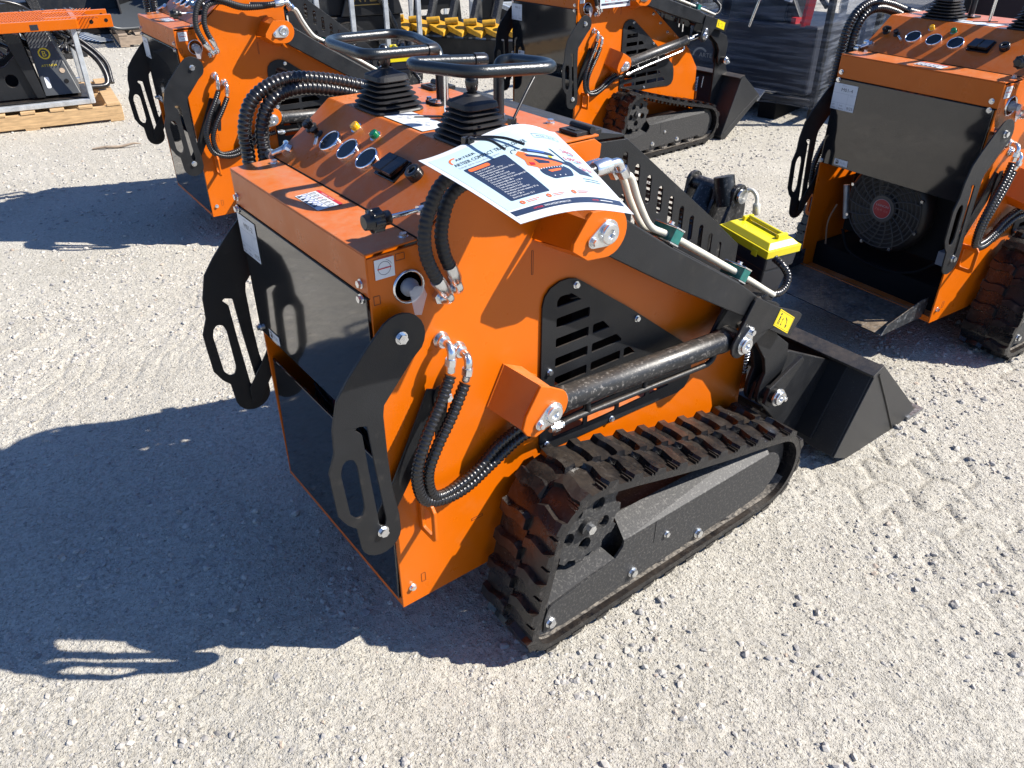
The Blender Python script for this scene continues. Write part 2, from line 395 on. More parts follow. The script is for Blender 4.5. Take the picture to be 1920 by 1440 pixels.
def mr(fac, a, b, c=0, d=1):
    t = n.new('ShaderNodeMapRange'); L.new(fac, t.inputs[0]); t.inputs[1].default_value = a; t.inputs[2].default_value = b; t.inputs[3].default_value = c; t.inputs[4].default_value = d; return t.outputs[0]
def mx(fac, A, B_, mode='MIX'):
    t = n.new('ShaderNodeMix'); t.data_type = 'RGBA'; t.blend_type = mode
    if isinstance(fac, float): t.inputs[0].default_value = fac
    else: L.new(fac, t.inputs[0])
    for i, v in ((6, A), (7, B_)):
        if isinstance(v, tuple): t.inputs[i].default_value = (*v, 1)
        else: L.new(v, t.inputs[i])
    return t.outputs[2]
c0 = mx(mr(nz(2.2, 6), .3, .7), (.415, .385, .320), (.535, .502, .43))
c1 = mx(mr(nz(75, 5, .7), .32, .62), mx(.55, c0, (.19, .175, .15)), c0)
vc = vz(150); c2 = mx(mr(vc.outputs['Color'], .2, .9, .0, .5), c1, (.52, .50, .45))
L.new(c2, B.inputs['Base Color'])
def bump(h, dist, st, prev=None):
    t = n.new('ShaderNodeBump'); t.inputs['Distance'].default_value = dist; t.inputs['Strength'].default_value = st; L.new(h, t.inputs['Height'])
    if prev is not None: L.new(prev, t.inputs['Normal'])
    return t.outputs[0]
def cob(sc, lo, hi):
    v = vz(sc); v.inputs['Randomness'].default_value = 1; r_ = mr(v.outputs['Distance'], lo, hi, 1, 0)
    m = n.new('ShaderNodeMath'); m.operation = 'MULTIPLY'; L.new(r_, m.inputs[0]); L.new(mr(v.outputs['Color'], .35, .8), m.inputs[1]); return m.outputs[0]
b0 = bump(nz(22, 8, .72), .009, .55); b0 = bump(cob(60, .1, .5), .007, .7, b0); b1 = bump(cob(125, .1, .55), .0045, .8, b0); b1 = bump(cob(260, .1, .6), .0032, 1., b1); b2 = bump(nz(420, 4, .7), .0022, 1., b1); L.new(b2, B.inputs['Normal'])
me.materials.append(gm); g = bpy.data.objects.new('ground', me); COL.objects.link(g); tag(g, kind='structure')
# ---- loose stones: three sheets of crushed rock, near to far
def ico(sub):
    import bmesh
    bm = bmesh.new(); bmesh.ops.create_icosphere(bm, subdivisions=sub, radius=1); V = np.array([v.co[:] for v in bm.verts]); Fc = np.array([[v.index for v in f_.verts] for f_ in bm.faces]); bm.free(); return V, Fc
def stones(name, xy, size, sub, seed, label):
    r = np.random.default_rng(seed); V0, F0 = ico(sub); N = len(xy); nv = len(V0)
    var = np.stack([V0*(1+.55*(r.random((nv, 1))-.5))*np.array([1, r.uniform(.6, 1), r.uniform(.45, .8)]) for _ in range(24)])
    V = var[r.integers(0, 24, N)]*size[:, None, None]
    a = r.uniform(0, 6.283, N); b = r.normal(0, .45, N); ca, sa, cb, sb = np.cos(a), np.sin(a), np.cos(b), np.sin(b)
    x, y, z = V[..., 0], V[..., 1], V[..., 2]; y, z = y*cb[:, None]-z*sb[:, None], y*sb[:, None]+z*cb[:, None]; x, y = x*ca[:, None]-y*sa[:, None], x*sa[:, None]+y*ca[:, None]
    h = gheight(xy[:, 0], xy[:, 1])
    V = np.stack([x+xy[:, :1], y+xy[:, 1:], z+(h+size*r.uniform(-.42, .12, N))[:, None]], -1)
    F_ = (F0[None]+(np.arange(N)*nv)[:, None, None]).reshape(-1, 3)
    me = bpy.data.meshes.new(name); me.vertices.add(N*nv); me.vertices.foreach_set('co', V.astype('f').ravel()); me.loops.add(F_.size); me.loops.foreach_set('vertex_index', F_.ravel().astype('i'))
    me.polygons.add(len(F_)); me.polygons.foreach_set('loop_start', np.arange(0, F_.size, 3).astype('i')); me.polygons.foreach_set('use_smooth', np.zeros(len(F_), bool)); me.update()
    at = me.attributes.new('tone', 'FLOAT', 'POINT'); at.data.foreach_set('value', np.repeat(r.random(N), nv).astype('f'))
    me.materials.append(stone_mat()); o = bpy.data.objects.new(name, me); COL.objects.link(o); tag(o, label, 'gravel', kind='stuff'); return o
def stone_mat():
    if 'stone' in MATS: return MATS['stone']
    m = bpy.data.materials.new('stone'); m.use_nodes = True; n = m.node_tree.nodes; L = m.node_tree.links; B = n['Principled BSDF']; B.inputs['Roughness'].default_value = .85; B.inputs['Specular IOR Level'].default_value = .25
    a = n.new('ShaderNodeAttribute'); a.attribute_name = 'tone'; r_ = n.new('ShaderNodeValToRGB'); e = r_.color_ramp.elements; e[0].position = 0; e[0].color = (.20, .19, .18, 1); e[1].position = 1; e[1].color = (.50, .47, .42, 1)
    for p, c in ((.06, (.29, .28, .27, 1)), (.35, (.38, .36, .33, 1)), (.93, (.46, .43, .38, 1)), (.97, (.40, .32, .25, 1))): k = e.new(p); k.color = c
    L.new(a.outputs['Fac'], r_.inputs[0]); L.new(r_.outputs[0], B.inputs['Base Color'])
    t = n.new('ShaderNodeTexNoise'); t.inputs['Scale'].default_value = 220; bp = n.new('ShaderNodeBump'); bp.inputs['Distance'].default_value = .001; bp.inputs['Strength'].default_value = .6; L.new(t.outputs['Fac'], bp.inputs['Height']); L.new(bp.outputs[0], B.inputs['Normal'])
    MATS['stone'] = m; return m
def inview(x, y, mgx=.15, z=0.):
    d = np.stack([x-CAM.x, y-CAM.y, np.full_like(x, z-CAM.z)], -1); zz = d @ np.array(f); xs = F*(d @ np.array(r1))/zz/960; ys = F*(d @ np.array(u1))/zz/720
    return (zz > 0) & (np.abs(xs) < 1+mgx) & (np.abs(ys) < 1+mgx)
def scatter(N, lo, hi, seed, thr, ns, dist=None):
    r = np.random.default_rng(seed); x = r.uniform(lo[0], hi[0], N*4); y = r.uniform(lo[1], hi[1], N*4)
    k = inview(x, y)&(vnoise(x, y, ns, seed+50)*.6+vnoise(x, y, ns*.3, seed+51)*.4+r.random(len(x))*.25 > thr)
    if dist: d = np.hypot(x-CAM.x, y-CAM.y); k &= (d > dist[0]) & (d < dist[1])
    x, y = x[k][:N], y[k][:N]; return np.stack([x, y], -1)
p = scatter(42000, (-1.3, -1.2), (2.9, 2.4), 21, .46, .34); stones('gravel', p, .0016+.0036*rng.random(len(p))**1.7, 1, 31, 'fine pale gravel chips spread over the near ground')
p = scatter(9000, (-1.3, -1.2), (3.2, 2.6), 22, .74, .26); stones('gravel', p, (.0048+.0075*rng.random(len(p))**1.8), 1, 32, 'small grey and cream stones lying loose in the near ground')
p = scatter(420, (-1.3, -1.2), (3.0, 2.4), 26, .80, .30); stones('gravel', p, .008+.006*rng.random(len(p))**2, 2, 36, 'larger rounded pale stones dotted over the near ground')
p = scatter(26000, (-1.2, 1.6), (7, 13), 23, .42, .5); stones('gravel', p, .006+.008*rng.random(len(p)), 1, 33, 'coarse white gravel in the far part of the yard')
p = scatter(9000, (1.2, .5), (6, 6), 24, .42, .4); stones('gravel', p, .004+.006*rng.random(len(p)), 1, 34, 'coarse gravel between the loaders and the wrapped crate')
# ================================================================== the loaders
PIV = (.447, .957); BEND = (.968, .534)
SIDE = [(0, .148), (1.0, .148), (1.135, .20), (1.125, .47), (1.02, .60), (.60, .90), (.505, .955), (.498, 1.035), (.522, 1.062), (.524, 1.085), (.505, 1.098), (.248, 1.098), (.10, .985), (0, .982)]
VOUT = [(.380, .778), (.386, .80), (.40, .815), (.425, .824), (.45, .824), (.471, .818), (.487, .808), (.638, .699), (.821, .558), (.868, .520), (.883, .49), (.888, .451), (.888, .42), (.872, .395), (.845, .388), (.73, .394), (.43, .402), (.405, .400), (.388, .41), (.380, .428)]
VIN = [(.418, .432), (.835, .418), (.857, .43), (.857, .47), (.838, .498), (.62, .665), (.478, .776), (.462, .793), (.43, .793), (.418, .78)]
def fanrings(mb, c, r, mi=0):
    x, y, z = c
    for k in range(7):
        rr = r*(.34+.66*k/6); mb.tube([(x, y+rr*math.cos(2*math.pi*i/36), z+rr*math.sin(2*math.pi*i/36)) for i in range(36)], .0022, 5, closed=True, mi=mi)
    for k in range(18):
        a = 2*math.pi*k/18; P = []
        for j in range(7): rr = r*(.28+.72*j/6); aa = a+.35*(j/6); P.append((x-.002, y+rr*math.cos(aa), z+rr*math.sin(aa)))
        mb.tube(P, .0026, 5, mi=mi)
def pinplate(root, x, y, z, ang, L, s, name='lock_plate'):
    """zinc lock plate: big round boss with grease hole, small bolt"""
    mb = MB(); c, sn = math.cos(R(ang)), math.sin(R(ang)); x2, z2 = x+c*L, z+sn*L
    P = arc(x, z, .026, ang+70, ang+290, 10)+arc(x2, z2, .013, ang-70, ang+70, 6)
    y0, y1 = (y-.005, y) if s < 0 else (y, y+.005)
    mb.plate(P, y0, y1); e = y0 if s < 0 else y1
    mb.lathe((x, e, z), (0, s, 0), [(0, .0205), (.007, .0205), (.0085, .019), (.0085, .009), (.003, .008)], 20)
    mb.hexbolt((x2, e, z2), (0, s, 0), .0075)
    o = mb.build(name, [ZINC], root, bevel=.0008); return o
def make_common(root):
    # ---- body shell
    b = MB()
    vh = [(.405, .425), (.845, .405), (.868, .42), (.868, .472), (.62, .675), (.47, .79), (.42, .79), (.405, .775)]
    for s in (-1, 1):
        a_, b_ = (-.300, -.294) if s < 0 else (.294, .300)
        b.plate(SIDE, a_, b_, holes=[vh[::-1]])
    b.box((.0, -.294, .150), (1.1, .294, .156))                                   # floor
    b.box((.0, -.294, .156), (.006, .294, .172))
    b.box((-.003, -.3015, .912), (.0, .3015, .988))                                # apron below the lid
    b.plate([(-.003, .988), (.100, .992), (.100, .9955), (-.003, .9915)], -.3018, .3018)
    b.plate([(.1, .992), (.246, 1.1005), (.246, 1.105), (.1, .9965)], -.3008, .3008)  # console slope
    b.plate([(.2462, 1.1005), (.515, 1.1005), (.515, 1.105), (.2462, 1.105)], -.3008, .3008)
    b.box((.50, -.294, .97), (.505, .294, 1.095))
    bo = b.build('body', [ORANGE], root, bevel=.0022)
    # fold lines where sheets meet
    g = MB(); g.box((.0985, -.3022, .9925), (.1015, .3022, .9972)); g.box((-.0042, -.3, .9088), (-.001, .3, .9118)); g.build('seam', [DARKIN], bo)
    def slotmark(x, z, w_, h_, y=-.3003, t=.0012):
        mk = MB()                                                                  # laser-cut tab mark
        for q in ((x, z, x+w_, z+t), (x, z+h_, x+w_, z+h_+t), (x, z, x+t, z+h_), (x+w_, z, x+w_+t, z+h_)): mk.box((q[0], y-.0002, q[1]), (q[2], y+.0004, q[3]))
        mk.build('tab_mark', [mat('burnt_edge', (.12, .022, .004), .6)], bo)
    for x, z, w_, h_ in ((.051, .197, .010, .024), (.353, .857, .004, .05), (.055, .965, .017, .012), (.006, .895, .012, .016), (.19, .30, .03, .006), (.09, .50, .01, .03)): slotmark(x, z, w_, h_)
    for i, (p, n_) in enumerate([((-.003, .285, .932), (-1, 0, 0)), ((-.006, .288, .905), (-1, 0, 0)), ((-.003, -.278, .932), (-1, 0, 0)), ((-.006, -.28, .905), (-1, 0, 0)), ((.027, -.30, .198), (0, -1, 0)),
                                 ((.086, -.278, .994), (0, 0, 1)), ((.084, .265, .994), (0, 0, 1)), ((-.006, .292, .607), (-1, 0, 0)), ((.495, -.18, 1.105), (0, 0, 1)), ((.644, -.30, .839), (0, -1, 0)), ((.716, -.30, .781), (0, -1, 0)), ((.79, -.30, .722), (0, -1, 0))]):
        MB().hexbolt(p, n_, .0068).build('bolt', [ZINC], bo)
    # ---- rear sheet
    r_ = MB(); r_.box((-.0055, -.294, .598), (-.0025, .297, .9085)); rp = r_.build('rear_panel', [PANEL], root, bevel=.0012)
    # ---- engine and fan inside
    e = MB(); e.box((.13, -.20, .32), (.42, .22, .62), mi=0); e.box((.08, -.29, .156), (.55, .29, .25), mi=0)
    e.lathe((.125, .03, .475), (-1, 0, 0), [(-.02, .172), (.03, .172), (.045, .16), (.05, .15)], 40, mi=1)
    e.box((.09, -.27, .33), (.13, -.21, .38), mi=2); e.cyl((.12, .21, .37), (.12, .24, .50), .012, 8, mi=3)
    e.tube(smooth_path([(.1, .2, .33), (.06, .12, .27), (.08, -.02, .24), (.09, -.14, .27), (.1, -.22, .34)], 8), .006, 8, mi=0)
    e.tube(smooth_path([(.1, .25, .42), (.08, .26, .35), (.09, .255, .25), (.1, .25, .17)], 6), .004, 6, mi=4)
    en = e.build('engine', [DARKIN, FANP, GREY, GALV, mat('wire', (.35, .2, .12), .6)], root)
    fg = MB(); fanrings(fg, (.064, .03, .475), .15); fg.cyl((.072, .03, .475), (.058, .03, .475), .05, 24)
    for k in range(8): a = R(20+45*k); fg.cyl((.074, .03+.157*math.cos(a), .475+.157*math.sin(a)), (.062, .03+.157*math.cos(a), .475+.157*math.sin(a)), .006, 8, mi=1)
    fgo = fg.build('fan_guard', [mat('fan_guard', (.055, .056, .058), .4), ZINC], root)
    mf = planemap((.0575, .03+.04, .475-.04), (0, -1, 0), (0, 0, 1))
    mb, ms = decal(mf, [('h', .0002), ('poly', circ(.04, .04, .037, 28), REDB), ('h', .0006), ('ring', .04, .04, .0355, .0016, GINK), ('text', 'LONCIN', .014, .048, .011, GINK, .052), ('text', '764 cc', .010, .031, .014, mat('pink_ink', (.55, .16, .16), .4), .058)]); mb.build('badge', ms, fgo)
    # ---- vent covers
    for s in (-1, 1):
        holes = []
        for i in range(8):
            z0 = .766-.0485*i
            for x0, x1 in ((.4190, .5135), (.5262, .6185), (.6305, .7225), (.735, .826), (.838, .93)):
                P = clip_poly([(x0, z0), (x1, z0), (x1, z0+.0235), (x0, z0+.0235)], VIN)
                if len(P) > 2 and area(P) > .00025: holes.append(rounded(P, .0045, 3))
        m_ = MB(); y0, y1 = (-.3055, -.3012) if s < 0 else (.3012, .3055)
        m_.plate(VOUT[::-1], y0, y1, holes=holes)
        vo = m_.build('vent_cover', [BLACK], root, bevel=.0008)
        for x, z in ((.469, .805), (.664, .664), (.403, .616), (.400, .424), (.606, .408)): MB().hexbolt((x, s*.3055, z), (0, s, 0), .0062).build('bolt', [ZINC], vo)
    # ---- hood: side guards and top
    for s in (-1, 1):
        O = [(.530, .90), (.98, .62), (1.048, .655), (1.047, .741), (.915, .847), (.731, .989), (.665, 1.04), (.62, 1.074), (.53, 1.08)]
        holes = []
        for i in range(10):
            x = .618+.0392*i; zt = 1.052-(x-.612)*.80
            for a_, b_ in ((0, .062), (.088, .150)):
                z1 = zt-a_; z0 = zt-b_
                if z0 > .90-(x-.53)*.62+.02 and x < 1.0: holes.append(capsule(x, z0+.007, x, z1-.007, .0072, 5))
        m_ = MB(); y0, y1 = (-.275, -.271) if s < 0 else (.271, .275); m_.plate(O, y0, y1, holes=holes); m_.build('slotted_guard', [BLACK], root, bevel=.001)
    t = MB(); t.plate([(.517, 1.085), (.615, 1.078), (.617, 1.082), (.517, 1.1035)], -.2705, .2705)
    for i in range(10):
        x0 = .63+i*.041; z0 = 1.064-(x0-.63)*.79
        t.plate([(x0, z0), (x0+.016, z0-.0126), (x0+.016, z0-.0096), (x0, z0+.003)], -.268, .268)
    for y in (-.268, -.09, .09, .26): t.plate([(.617, 1.070), (1.045, .735), (1.045, .740), (.617, 1.078)], y, y+.012)
    t.build('hood_top', [BLACK], root, bevel=.001)
    it = MB(); it.box((.56, -.2, .45), (.86, .2, .70)); it.cyl((.62, -.12, .70), (.62, -.12, .86), .045); it.cyl((.75, -.15, .72), (.75, .12, .72), .05)
    it.build('engine_block', [DARKIN], root, bevel=.004)
    for y in (-.262, .24):
        h = MB(); h.box((.466, y-.03, 1.1055), (.496, y+.022, 1.1125)); h.box((.509, y-.03, 1.102), (.530, y+.022, 1.111)); h.cyl((.503, y-.034, 1.113), (.503, y+.026, 1.113), .0075, 12)
        h.box((.474, y-.015, 1.113), (.486, y+.01, 1.1145)); h.build('hinge', [BLACK], root, bevel=.001)
    # ---- console instruments
    sd = Vector((.146, 0, .1085)).normalized(); sn = Vector((-sd.z, 0, sd.x)); O = Vector((.1, 0, .9965))
    def SP(x, y, h=0): return O+sd*((x-.1)/sd.x)+Vector((0, y, 0))+sn*h
    for x, y in ((.170, .145), (.170, .066), (.170, -.014)):
        g = MB(); g.lathe(SP(x, y), sn, [(0, .0265), (.009, .0268), (.011, .0255), (.0112, .0243), (.009, .024)], 32)
        go = g.build('gauge', [CHROME], root)
        MB().lathe(SP(x, y, .0088), sn, [(0, .0238), (.0008, .0238), (.0014, .022)], 28).build('glass', [GLASS], go)
    for x, y, m_ in ((.213, .110, AMB), (.213, .029, GRN)):
        l = MB(); l.lathe(SP(x, y), sn, [(0, .0125), (.002, .0125)], 20, mi=1); l.lathe(SP(x, y, .002), sn, [(0, .0095), (.008, .0095), (.0098, .0088), (.0105, .006)], 20, mi=0)
        l.build('indicator_light', [m_, CHROME], root)
    sw = MB(); M = Matrix(((sd.x, 0, sn.x, SP(.176, -.1).x), (0, 1, 0, -.099), (sd.z, 0, sn.z, SP(.176, -.1).z), (0, 0, 0, 1)))
    sw.box((-.026, -.037, 0), (.026, .037, .005), M)
    M2 = M @ Matrix.Translation((0, 0, .006)) @ Matrix.Rotation(R(12), 4, 'Y')
    for y in (-.034, .001): sw.box((-.023, y, 0), (.023, y+.033, .009), M2)
    mb, ms = decal(lambda a, b_, h=0: M2 @ Vector((a, b_, .0094+h)), [('text', 'ON', -.018, .0, .010, WHITE), ]);
    sw.build('rocker_switch', [mat('switch_black', (.006, .006, .007), .15)], root, bevel=.0015)
    kb = MB(); kb.lathe(SP(.181, -.175), sn, [(0, .016), (.016, .016), (.018, .014), (.018, .008), (.012, .007)], 24); kb.build('socket', [HOSE], root)
    ky = MB(); ky.lathe(SP(.180, .262), sn, [(0, .014), (.003, .014), (.004, .009), (.010, .009), (.011, .0125), (.018, .0125), (.019, .010)], 20); ky.box((-.003, -.009, .012), (.003, .009, .024), Matrix.Translation(SP(.181, .25)) @ Matrix.Rotation(R(-36), 4, 'Y'))
    ky.build('ignition_switch', [BLACK], root, bevel=.0008)
    ch = MB(); ch.lathe(SP(.174, .215), sn, [(0, .011), (.003, .011), (.004, .006), (.012, .006), (.014, .009), (.019, .009)], 14, mi=0); ch.cyl(SP(.166, .20, .006), SP(.150, .175, .010), .004, 8, mi=1); ch.build('choke_knob', [BLACK, ZINC], root)
    # ---- levers
    for cx, cy in ((.303, .130), (.306, -.180)):
        m_ = MB(); prof = [(0, .062), (.003, .064), (.006, .062)]; zb = .008
        for i in range(5):
            r0 = .0610-.0046*i; zz = .008+i*.0098
            prof += [(zz, r0-.013), (zz+.0034, r0-.003), (zz+.0048, r0), (zz+.0066, r0), (zz+.0078, r0-.004)]
        prof += [(.0565, .028), (.0592, .0395), (.0612, .0405), (.0690, .0385), (.0700, .0370), (.0790, .0170), (.082, .015), (.083, .010)]
        V = []; Fs = []; seg = 40
        for d, r in prof:
            k_ = 5.5 if d < .075 else 2.6
            for j in range(seg):
                a = 2*math.pi*j/seg; ca, sa = math.cos(a), math.sin(a); q_ = (abs(ca)**k_+abs(sa)**k_)**(-1/k_)
                V.append((cx+r*ca*q_*.94, cy+r*sa*q_, 1.105+d))
        for i in range(len(prof)-1):
            for j in range(seg): Fs.append((i*seg+j, i*seg+(j+1) % seg, (i+1)*seg+(j+1) % seg, (i+1)*seg+j))
        m_.add(V, Fs, False); bo2 = m_.build('lever_boot', [BOOT], root)
        l = MB(); o_ = .0; hs = 1; l.lathe((cx+o_, cy, 1.188), (0, 0, 1), [(0, .008), (.003, .0085), (.006, .0105), (.022, .0125), (.034, .0115), (.040, .009), (.044, .005)] if cy > 0 else [(0, .008), (.003, .0085), (.006, .0105), (.018, .0125), (.026, .0115), (.030, .007)], 16); l.build('lever_grip', [HOSE], bo2)
        l = MB(); l.cyl((cx+o_*.5, cy, 1.165), (cx+o_, cy, 1.194), .007, 10); l.build('lever_shaft', [CHROME], bo2)
    # ---- grab rails
    for s, P in ((-1, [(.424, -.103, 1.11), (.424, -.103, 1.219), (.450, -.112, 1.221), (.451, -.215, 1.228), (.425, -.268, 1.231), (.254, -.256, 1.240), (.216, -.128, 1.237), (.232, -.097, 1.236), (.362, -.118, 1.229)]),
                 (1, [(.418, .099, 1.11), (.418, .099, 1.214), (.462, .270, 1.215), (.446, .332, 1.217), (.282, .318, 1.221), (.246, .268, 1.223), (.233, .076, 1.225), (.384, .084, 1.219)])):
        m_ = MB(); pts = fillet(P, .034); m_.tube(pts, .0108, 16); ro = m_.build('grab_rail', [mat('rail_paint', (.012, .017, .022), .30, spec=.5, coat=.0, bump=.35, bscale=330)], root)
        e0, e1 = Vector(P[-1]), (Vector(P[-1])-Vector(P[-2])).normalized(); m_ = MB(); m_.lathe(e0-e1*.006, e1, [(0, .0132), (.022, .0132), (.026, .011)], 18); m_.build('end_cap', [HOSE], ro)
        m_ = MB(); x, y = P[0][:2]; m_.plate(rounded([(x-.028, y-.026), (x+.028, y-.026), (x+.028, y+.026), (x-.028, y+.026)], .008), 1.1055, 1.111, axis='z')
        for dx, dy in ((-.02, -.018), (.02, .018), (-.02, .018)): m_.hexbolt((x+dx, y+dy, 1.111), (0, 0, 1), .0058, mi=1)
        m_.build('base_flange', [BLACK, ZINC], ro)
    m_ = MB(); m_.cyl((.363, -.003, 1.105), (.366, -.003, 1.20), .0055, 12); m_.lathe((.366, -.003, 1.20), (0, 0, 1), [(0, .006), (.004, .012), (.016, .014), (.022, .010)], 14, mi=1); m_.build('auxiliary_lever', [CHROME, HOSE], root)
    m_ = MB(); m_.tube([(.30, .02, 1.1075), (.345, -.015, 1.108), (.368, -.03, 1.108)], .0018, 6); m_.build('cable_tie', [HOSE], root)
    # joystick guide card on deck
    mf = planemap((.256, .068, 1.1055), (0, -1, 0), (1, 0, 0))
    it = [('rect', 0, 0, .150, .066, WHITE), ('h', .0004)]
    for ox in (.02, .09):
        it += [('text', 'Right', ox+.018, .030, .009, GINK), ('text', 'Left', ox-.014, .030, .009, GINK), ('poly', [(ox+.008, .038), (ox+.012, .038), (ox+.010, .052)], GINK), ('poly', [(ox+.008, .026), (ox+.012, .026), (ox+.010, .012)], GINK)]
    mb, ms = decal(mf, it); mb.build('lever_guide_card', ms, root)
    # warning card on the lid
    mf = planemap((.028, .036, .9925), (0, -1, 0), (1, 0, .04))
    it = [('rect', 0, 0, .102, .052, WHITE), ('h', .0003), ('rect', .0, .0445, .102, .0075, RED), ('rect', 0, .0245, .102, .0008, INK), ('h', .0006), ('text', 'WARNING  DANGER', .02, .0458, .0055, WHITE)]
    for i in range(5): it += [('ring', .011+.0165*i, .015, .0050, .0014, BLUE), ('poly', [(.004+.0165*i, .002), (.018+.0165*i, .002), (.011+.0165*i, .011)], NAVY)]
    for i in range(6): it += [('ring', .011+.016*i, .034, .0042, .0010, RED if i == 2 else INK), ('rect', .009+.016*i, .029, .001, .009, INK), ('poly', [(.006+.016*i, .0275), (.014+.016*i, .0275), (.010+.016*i, .032)], GINK)]
    mb, ms = decal(mf, it); mb.build('warning_card', ms, root)
    # oil level card and filler on the right flank
    mf = planemap((.013, -.3005, .941), (1, 0, 0), (0, 0, 1))
    it = [('rect', 0, 0, .038, .036, WHITE), ('h', .0003), ('ring', .0185, .0185, .0115, .0008, INK), ('h', .0006), ('rect', .005, .0174, .027, .0022, RED), ('ring', .0185, .0185, .0145, .0007, INK, 20, 75), ('h', .0), ]+[('rect', .007+.0026*i, .0362, .0013, .0022, RED) for i in range(11)]
    mb, ms = decal(mf, it); mb.build('oil_card', ms, root)
    fc = MB(); fc.lathe((.076, -.3004, .912), (0, -1, 0), [(-.01, .031), (.004, .031), (.004, .0285), (-.008, .0275)], 28, mi=0); fc.lathe((.076, -.298, .912), (0, -1, 0), [(0, .027), (.002, .027)], 28, mi=1)
    fc.lathe((.076, -.30, .912), (0, -1, 0), [(0, .0165), (.008, .0165), (.010, .013), (.028, .011)], 18, mi=2); fo = fc.build('filler_cap', [ZINC, DARKIN, GREY], root)
    fb = MB(); fb.add([(.062, -.327, .917), (.088, -.330, .922), (.098, -.325, .90), (.085, -.334, .893), (.066, -.333, .872), (.082, -.329, .866)], [(0, 1, 3), (1, 2, 3), (0, 3, 4), (3, 5, 4), (3, 2, 5)], True); fb.build('cap_cover', [BAGM], fo)
    # ---- throttle rod with knob
    tr_ = MB(); tr_.cyl((.035, -.318, 1.052), (.102, -.312, 1.049), .0042, 12, mi=0); tr_.lathe((.098, -.312, 1.049), (1, .05, -.02), [(0, .0085), (.012, .0085)], 6, mi=0, smooth=False)
    tr_.beam((.110, -.312, 1.048), (.15, -.306, 1.05), .016, .018, mi=1)
    to = tr_.build('throttle_rod', [ZINC, BLACK], root)
    kn = MB(); kx = Vector((-1, -.03, .02)); kn.lathe((.040, -.318, 1.052), kx, [(0, .012), (.014, .012), (.015, .017), (.017, .0185), (.034, .0185), (.036, .0135), (.046, .0125), (.047, .010)], 20)
    for k in range(8): a = 2*math.pi*k/8; kn.cyl(Vector((.040, -.318, 1.052))+kx*.017+Vector((0, math.cos(a), math.sin(a)))*.0165, Vector((.040, -.318, 1.052))+kx*.034+Vector((0, math.cos(a), math.sin(a)))*.0165, .0045, 8)
    kn.build('knob', [HOSE], to)
    # ---- pivot housings, lift-cylinder brackets
    for s in (-1, 1):
        y1 = s*.412; y0 = s*.3005
        P = arc(PIV[0], PIV[1], .049, -95, 62, 12)+[(.405, 1.006), (.392, .994), (.362, .955), (.360, .940), (.398, .913)]
        h = MB(); a_, b_ = sorted((y1, y1-s*.008)); h.plate(P, a_, b_)
        Q = [(.352, .965), (.352, .925), (.47, .87), (.52, .93)]
        Pw = [(.360, .941), (.398, .9135), (.435, .909)]; Po = [(.356, .930), (.402, .902), (.46, .878)]
        for i in range(2):                                                       # lower wall, flares to the flank
            h.add([(Pw[i][0], y1-s*.006, Pw[i][1]), (Pw[i+1][0], y1-s*.006, Pw[i+1][1]), (Po[i+1][0], y0, Po[i+1][1]), (Po[i][0], y0, Po[i][1])], [(0, 1, 2, 3)])
        h.add([(.360, y1-s*.006, .941), (.392, y1-s*.006, .994), (.384, y0, .994), (.352, y0, .935)], [(0, 1, 2, 3)])
        h.add([(.392, y1-s*.006, .994), (.415, y1-s*.006, 1.010), (.415, y0, 1.012), (.384, y0, .994)], [(0, 1, 2, 3)])
        h.plate([(.356, .930), (.40, .903), (.46, .878), (.50, .95), (.44, 1.0), (.384, .994)], *sorted((y0, y0+s*.004)))
        h.build('pivot_housing', [ORANGE], root, bevel=.003)
        pinplate(root, PIV[0]-.004, y1, PIV[1]+.002, 195, .037, s)
        P = [(.312, .656), (.338, .644)]+arc(.345, .592, .042, 45, -60, 8)+[(.300, .534), (.277, .547), (.266, .565), (.274, .595)]
        h = MB(); yb = s*.388; h.plate(P[::-1], *sorted((yb, yb-s*.008)))
        A = [(.266, .565), (.312, .656)]; B = [(.252, .612), (.292, .690)]
        h.add([(.266, yb-s*.006, .565), (.312, yb-s*.006, .656), (.281, y0, .680), (.236, y0, .592)], [(0, 1, 2, 3)])
        h.add([(.266, yb-s*.006, .565), (.300, yb-s*.006, .534), (.290, y0, .545), (.236, y0, .592)], [(0, 1, 2, 3)])
        h.add([(.312, yb-s*.006, .656), (.340, yb-s*.006, .643), (.330, y0, .655), (.281, y0, .680)], [(0, 1, 2, 3)])
        h.plate([(.236, .592), (.290, .545), (.37, .55), (.37, .62), (.281, .68)][::-1], *sorted((y0, y0+s*.004)))
        h.build('cylinder_bracket', [ORANGE], root, bevel=.0025)
        pinplate(root, .342, yb, .580, 205, .036, s)
        # tie-down loop
        l = MB(); LP = [(s*.2995, .352), (s*.352, .352), (s*.362, .362), (s*.362, .435), (s*.352, .447), (s*.2995, .447)]; LH = rounded([(s*.312, .366), (s*.349, .366), (s*.349, .432), (s*.312, .432)], .008)
        if s < 0: LP = LP[::-1]; LH = LH[::-1]
        l.plate(LP, .058, .066, holes=[LH[::-1]], axis='x'); l.build('tie_down_loop', [ORANGE], root, bevel=.0018)
        # support arm of the folding step
        AR = arc(.036, .832, .050, 128, -35, 10)+[(.055, .785), (-.010, .712), (-.014, .69), (-.014, .594), (-.011, .52), (-.002, .448)]+arc(-.046, .413, .045, 10, -170, 10)+[(-.095, .46), (-.112, .478), (-.128, .508), (-.132, .58), (-.133, .612), (-.118, .65), (-.115, .70), (-.10, .755), (-.073, .791), (-.028, .84)]
        s1 = [(-.073, .683), (-.067, .688), (-.048, .682), (-.043, .60), (-.031, .45), (-.036, .434), (-.047, .445), (-.0555, .576), (-.060, .668), (-.066, .676)]
